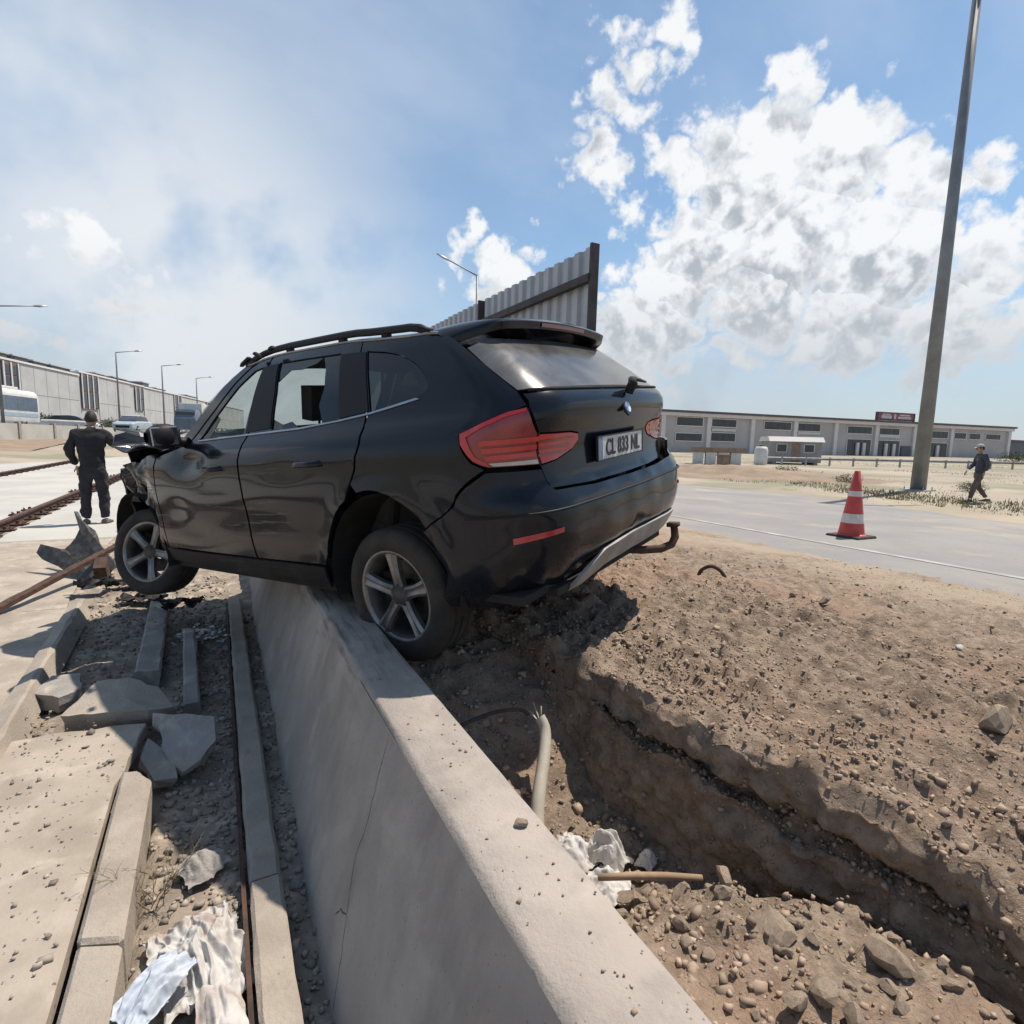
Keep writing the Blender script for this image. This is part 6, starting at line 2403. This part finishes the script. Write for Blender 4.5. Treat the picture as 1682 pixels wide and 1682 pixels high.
def fbuild(name, t0, t1, H, label, bays, pents, depth=40, brick=()):
    t_ = empty(name, (F0.x + sv.x * t0, F0.y + sv.y * t0, 1.0))
    t_.rotation_euler = (0, 0, math.atan2(sv.y, sv.x))
    tag(t_, label, 'building')
    L = t1 - t0
    MB().bbox(0, L, 0.25, depth, -1, H - 1).build('wall', M['cladding'], t_)
    # cladding panels in two storeys; local -y faces the street
    n = max(2, int(L / 3.2))
    for i in range(n):
        a, b_ = L * i / n, L * (i + 1) / n
        if any(a < y1 - t0 + .2 and b_ > y0 - t0 - .2 for y0, y1, *_ in bays):
            continue
        for z0, z1 in ((2.6, 5.6), (5.68, H - 1.05)):
            MB().bbox(a + .04, b_ - .04, .14, .246, z0, z1).build('panel', M['cladding'], t_)
    for y0, y1, z0, z1, nb in bays:
        MB().bbox(y0 - t0, y1 - t0, .05, .244, z0 - 1.3, z1 - .6).build('bay', M['brick_red'], t_)
        w = (y1 - y0) / nb
        for k in range(nb):
            for za, zb in ((z0 - 1, (z0 + z1) / 2 - 1.15), ((z0 + z1) / 2 - .85, z1 - 1)):
                MB().bbox(y0 - t0 + w * k + w * .2, y0 - t0 + w * (k + 1) - w * .2, -.02, .048, za, zb).build('window', M['glass_far'], t_)
        for k in range(nb + 1):
            MB().bbox(y0 - t0 + w * k - .16, y0 - t0 + w * k + .16, -.12, -.025, z0 - 1.3, z1 - .6).build('mullion', M['white_paint'], t_)
    for y0, y1, h in pents:
        q = MB().bbox(y0 - t0, y1 - t0, 1.0, 9, H - 1, H - 1 + h).build('roof_house', M['cladding_dark'], t_)
        MB().bbox(y0 - t0 - .2, y1 - t0 + .2, .8, 9.2, H - 1 + h, H - 1 + h + .18).build('house_roof', M['cladding'], t_)
        MB().bbox(y0 - t0 + .3, y1 - t0 - .3, .93, .99, H - 1 + .25, H - 1 + h - .2).build('house_window', M['glass_far'], t_)
    k = MB().bbox(-.15, L + .15, -.02, .5, H - 1.0, H - .72).build('parapet', M['facade_pale'], t_)
    for i in range(max(2, int(L / 6))):
        a = L * (i + .3) / max(2, int(L / 6))
        MB().bbox(a, a + 2.6, .10, .243, .4, 2.3).build('gate', M['cladding_dark'], t_)


fbuild('factory_building', -16, 17.2, 10.9, 'nearest pale factory hall with dark roof windows, behind the bus', [(-3.6, -.2, 7.4, 10.3, 2), (-14, -10.5, 7.4, 10.3, 2)], [(-14, -9, 1.0), (-4.5, -.6, 1.0), (.6, 4.4, 1.0), (5.6, 9.4, .9), (10.4, 16.6, .9)])
fbuild('factory_building', 17.3, 46.0, 11.5, 'second pale factory hall with tall red window bays behind the man in black', [(18.0, 24.0, 5.7, 11.0, 3), (41.2, 45.6, 6.5, 10.8, 2)], [(25.5, 29.5, .7), (33, 40, .8)])
fbuild('factory_building', 46.2, 72.2, 11.4, 'third pale factory hall in the row, behind the white truck', [(66.0, 71.6, 5.0, 11.2, 2)], [(48, 52, 1.3), (56, 63, .7)])
fbuild('factory_building', 72.4, 150, 11.4, 'farthest pale factory hall, ending behind the car pillar', [(96, 101, 5.0, 11.0, 2)], [(80, 90, .8), (110, 125, .8)])
for i, (t, o_, s) in enumerate(((-2, 25, 1.5), (4, 25.5, 1.9), (8, 25, 1.7), (13, 25.4, 1.5), (24, 26, 1.6), (29, 25.6, 2.0), (36, 26, 1.6), (44, 26, 1.8), (56, 27, 1.6))):
    p = sp3(t + 30, o_ * .62, SZ)
    bush(p[0], p[1], SZ, s, 'dark hedge bush in the row at the foot of the factory halls', 90 + i, 'hedge_bush', 1.4, 'hedge along the factory halls')


# vehicles on the raised street (local +x = forward)
def wheels(t_, xs_, y, r, w=.22):
    for x in xs_:
        for s in (-1, 1):
            q = MB().lathe([(r * .55, -w / 2), (r * .92, -w / 2), (r, -w * .35), (r, w * .35), (r * .92, w / 2), (r * .55, w / 2)], 20, 'Y').build('wheel', M['tyre'], t_, smooth_=True)
            MB().lathe([(0, s * w * .40), (r * .5, s * w * .42), (r * .57, s * w * .3)], 16, 'Y').build('rim', M['alloy'], q)
            q.location = (x, s * y, r)


def body_loft(st, m, name, t_, sub=1):
    """stations (x, half width, z low, z high) with rounded corners"""
    rows_ = []
    for x, w, z0, z1 in st:
        c_ = min(w, (z1 - z0) / 2) * .35
        ring = []
        for (sx, sz, a0) in ((1, 1, 0), (-1, 1, 90), (-1, -1, 180), (1, -1, 270)):
            for k in range(4):
                a = math.radians(a0 + k * 30)
                ring.append((x, sx * (w - c_) + c_ * math.cos(a), (z1 - c_ if sz > 0 else z0 + c_) + c_ * math.sin(a)))
        rows_.append(ring + ring[:1])
    mb = MB().grid(rows_)
    mb.add(rows_[0][:-1], [tuple(range(16))])
    mb.add(rows_[-1][:-1], [tuple(range(16))[::-1]])
    o = mb.build(name, m, t_)
    autosmooth(o, 40)
    return o


def sedan(t, o_, heading, m, label):
    p = sp3(t, o_, SZ)
    c_ = empty('parked_car', p, rz=math.atan2(sv.y, sv.x) + heading)
    tag(c_, label, 'car')
    body_loft([(-2.15, .70, .45, .85), (-2.05, .80, .28, .98), (-1.2, .86, .22, 1.0), (1.0, .86, .22, .96), (1.9, .80, .25, .82), (2.12, .68, .35, .68)], m, 'body', c_)
    body_loft([(-1.75, .62, .94, 1.0), (-1.15, .66, .94, 1.38), (.0, .67, .94, 1.44), (.55, .66, .94, 1.36), (1.15, .62, .92, .98)], M['glass_far'], 'cabin_glass', c_)
    body_loft([(-1.15, .60, 1.34, 1.42), (0, .62, 1.38, 1.475), (.5, .60, 1.33, 1.41)], m, 'roof', c_)
    for s in (-1, 1):
        MB().box((2.02, s * .58, .66), (.14, .30, .14)).build('headlight', M['lens_clear'], c_, bevel=.03)
        MB().box((-2.06, s * .62, .82), (.12, .26, .16)).build('tail_light', M['lens_red'], c_, bevel=.03)
    MB().box((2.10, 0, .48), (.06, 1.0, .20)).build('grille', M['car_dark'], c_)
    wheels(c_, (-1.3, 1.3), .74, .31)


sedan(12.6, 2.2, math.radians(-75), M['white_paint'], 'white car on the raised street between the bus and the man')
sedan(6.0, -7.0 + 1.8, math.pi, M['pale_blue'], 'pale blue car driving toward us right of the man in black')

bs_ = empty('bus', sp3(8.2, 3.7, SZ), rz=math.atan2(sv.y, sv.x))
tag(bs_, 'white and blue bus cut by the left edge of the picture', 'bus')
body_loft([(-11.0, 1.15, .40, 3.05), (-10.8, 1.25, .32, 3.2), (-.3, 1.25, .32, 3.2), (0, 1.16, .38, 3.05)], M['white_paint'], 'body', bs_)
for s in (-1, 1):
    for k in range(7):
        MB().bbox(-10.5 + k * 1.45, -10.5 + k * 1.45 + 1.38, s * 1.262 - .012, s * 1.262 + .012, 1.55, 2.65).build('window', M['blue_paint'], bs_)
    MB().bbox(-10.7, -.4, s * 1.258 - .008, s * 1.258 + .008, 1.05, 1.35).build('stripe', M['pale_blue'], bs_)
MB().bbox(.0, .03, -1.02, 1.02, 1.35, 2.75).build('windscreen', M['blue_paint'], bs_)
MB().bbox(-11.03, -11.0, -1.0, 1.0, 1.6, 2.7).build('rear_window', M['blue_paint'], bs_)
MB().bbox(-10, -2, -.8, .8, 3.2, 3.42).build('roof_unit', M['white_paint'], bs_, bevel=.05)
wheels(bs_, (-8.6, -2.4), 1.08, .48, .3)

tr_ = empty('truck', sp3(22.5, -6.2 + 1.2, SZ), rz=math.atan2(sv.y, sv.x) + math.pi)
tag(tr_, 'white box truck with a dark cab on the raised street left of the car', 'truck')
MB().bbox(-6.2, -.4, -1.2, 1.2, .95, 3.5).build('box', M['white_paint'], tr_, bevel=.05)
body_loft([(-.25, 1.1, .5, 2.7), (0, 1.15, .45, 2.85), (1.2, 1.15, .45, 2.75), (1.7, 1.10, .5, 1.7)], M['blue_paint'], 'cab', tr_)
MB().bbox(1.38, 1.50, -.95, .95, 1.65, 2.45).build('windscreen', M['glass_far'], tr_)
MB().bbox(-6.2, .0, -.45, .45, .6, .94).build('chassis', M['car_dark'], tr_)
wheels(tr_, (-4.8, .9), 1.0, .45, .28)

# brown gravel bank between the rails and the wall
rows_ = []
for y in np.linspace(14, 60, 80):
    rows_.append([(x, y, float(gz(x, y)) + .05 * math.sin(i_ * 1.3 + y) * .3 + .05 * fbm(x * .7, y * .7, 4) + .08 * math.sin(min(math.pi, i_ * .45))) for i_, x in enumerate(np.linspace(-17, -8.95, 9))])
o = MB().grid(rows_).build('gravel_bank', M['heap_soil'], smooth_=True)
tag(o, kind='structure')
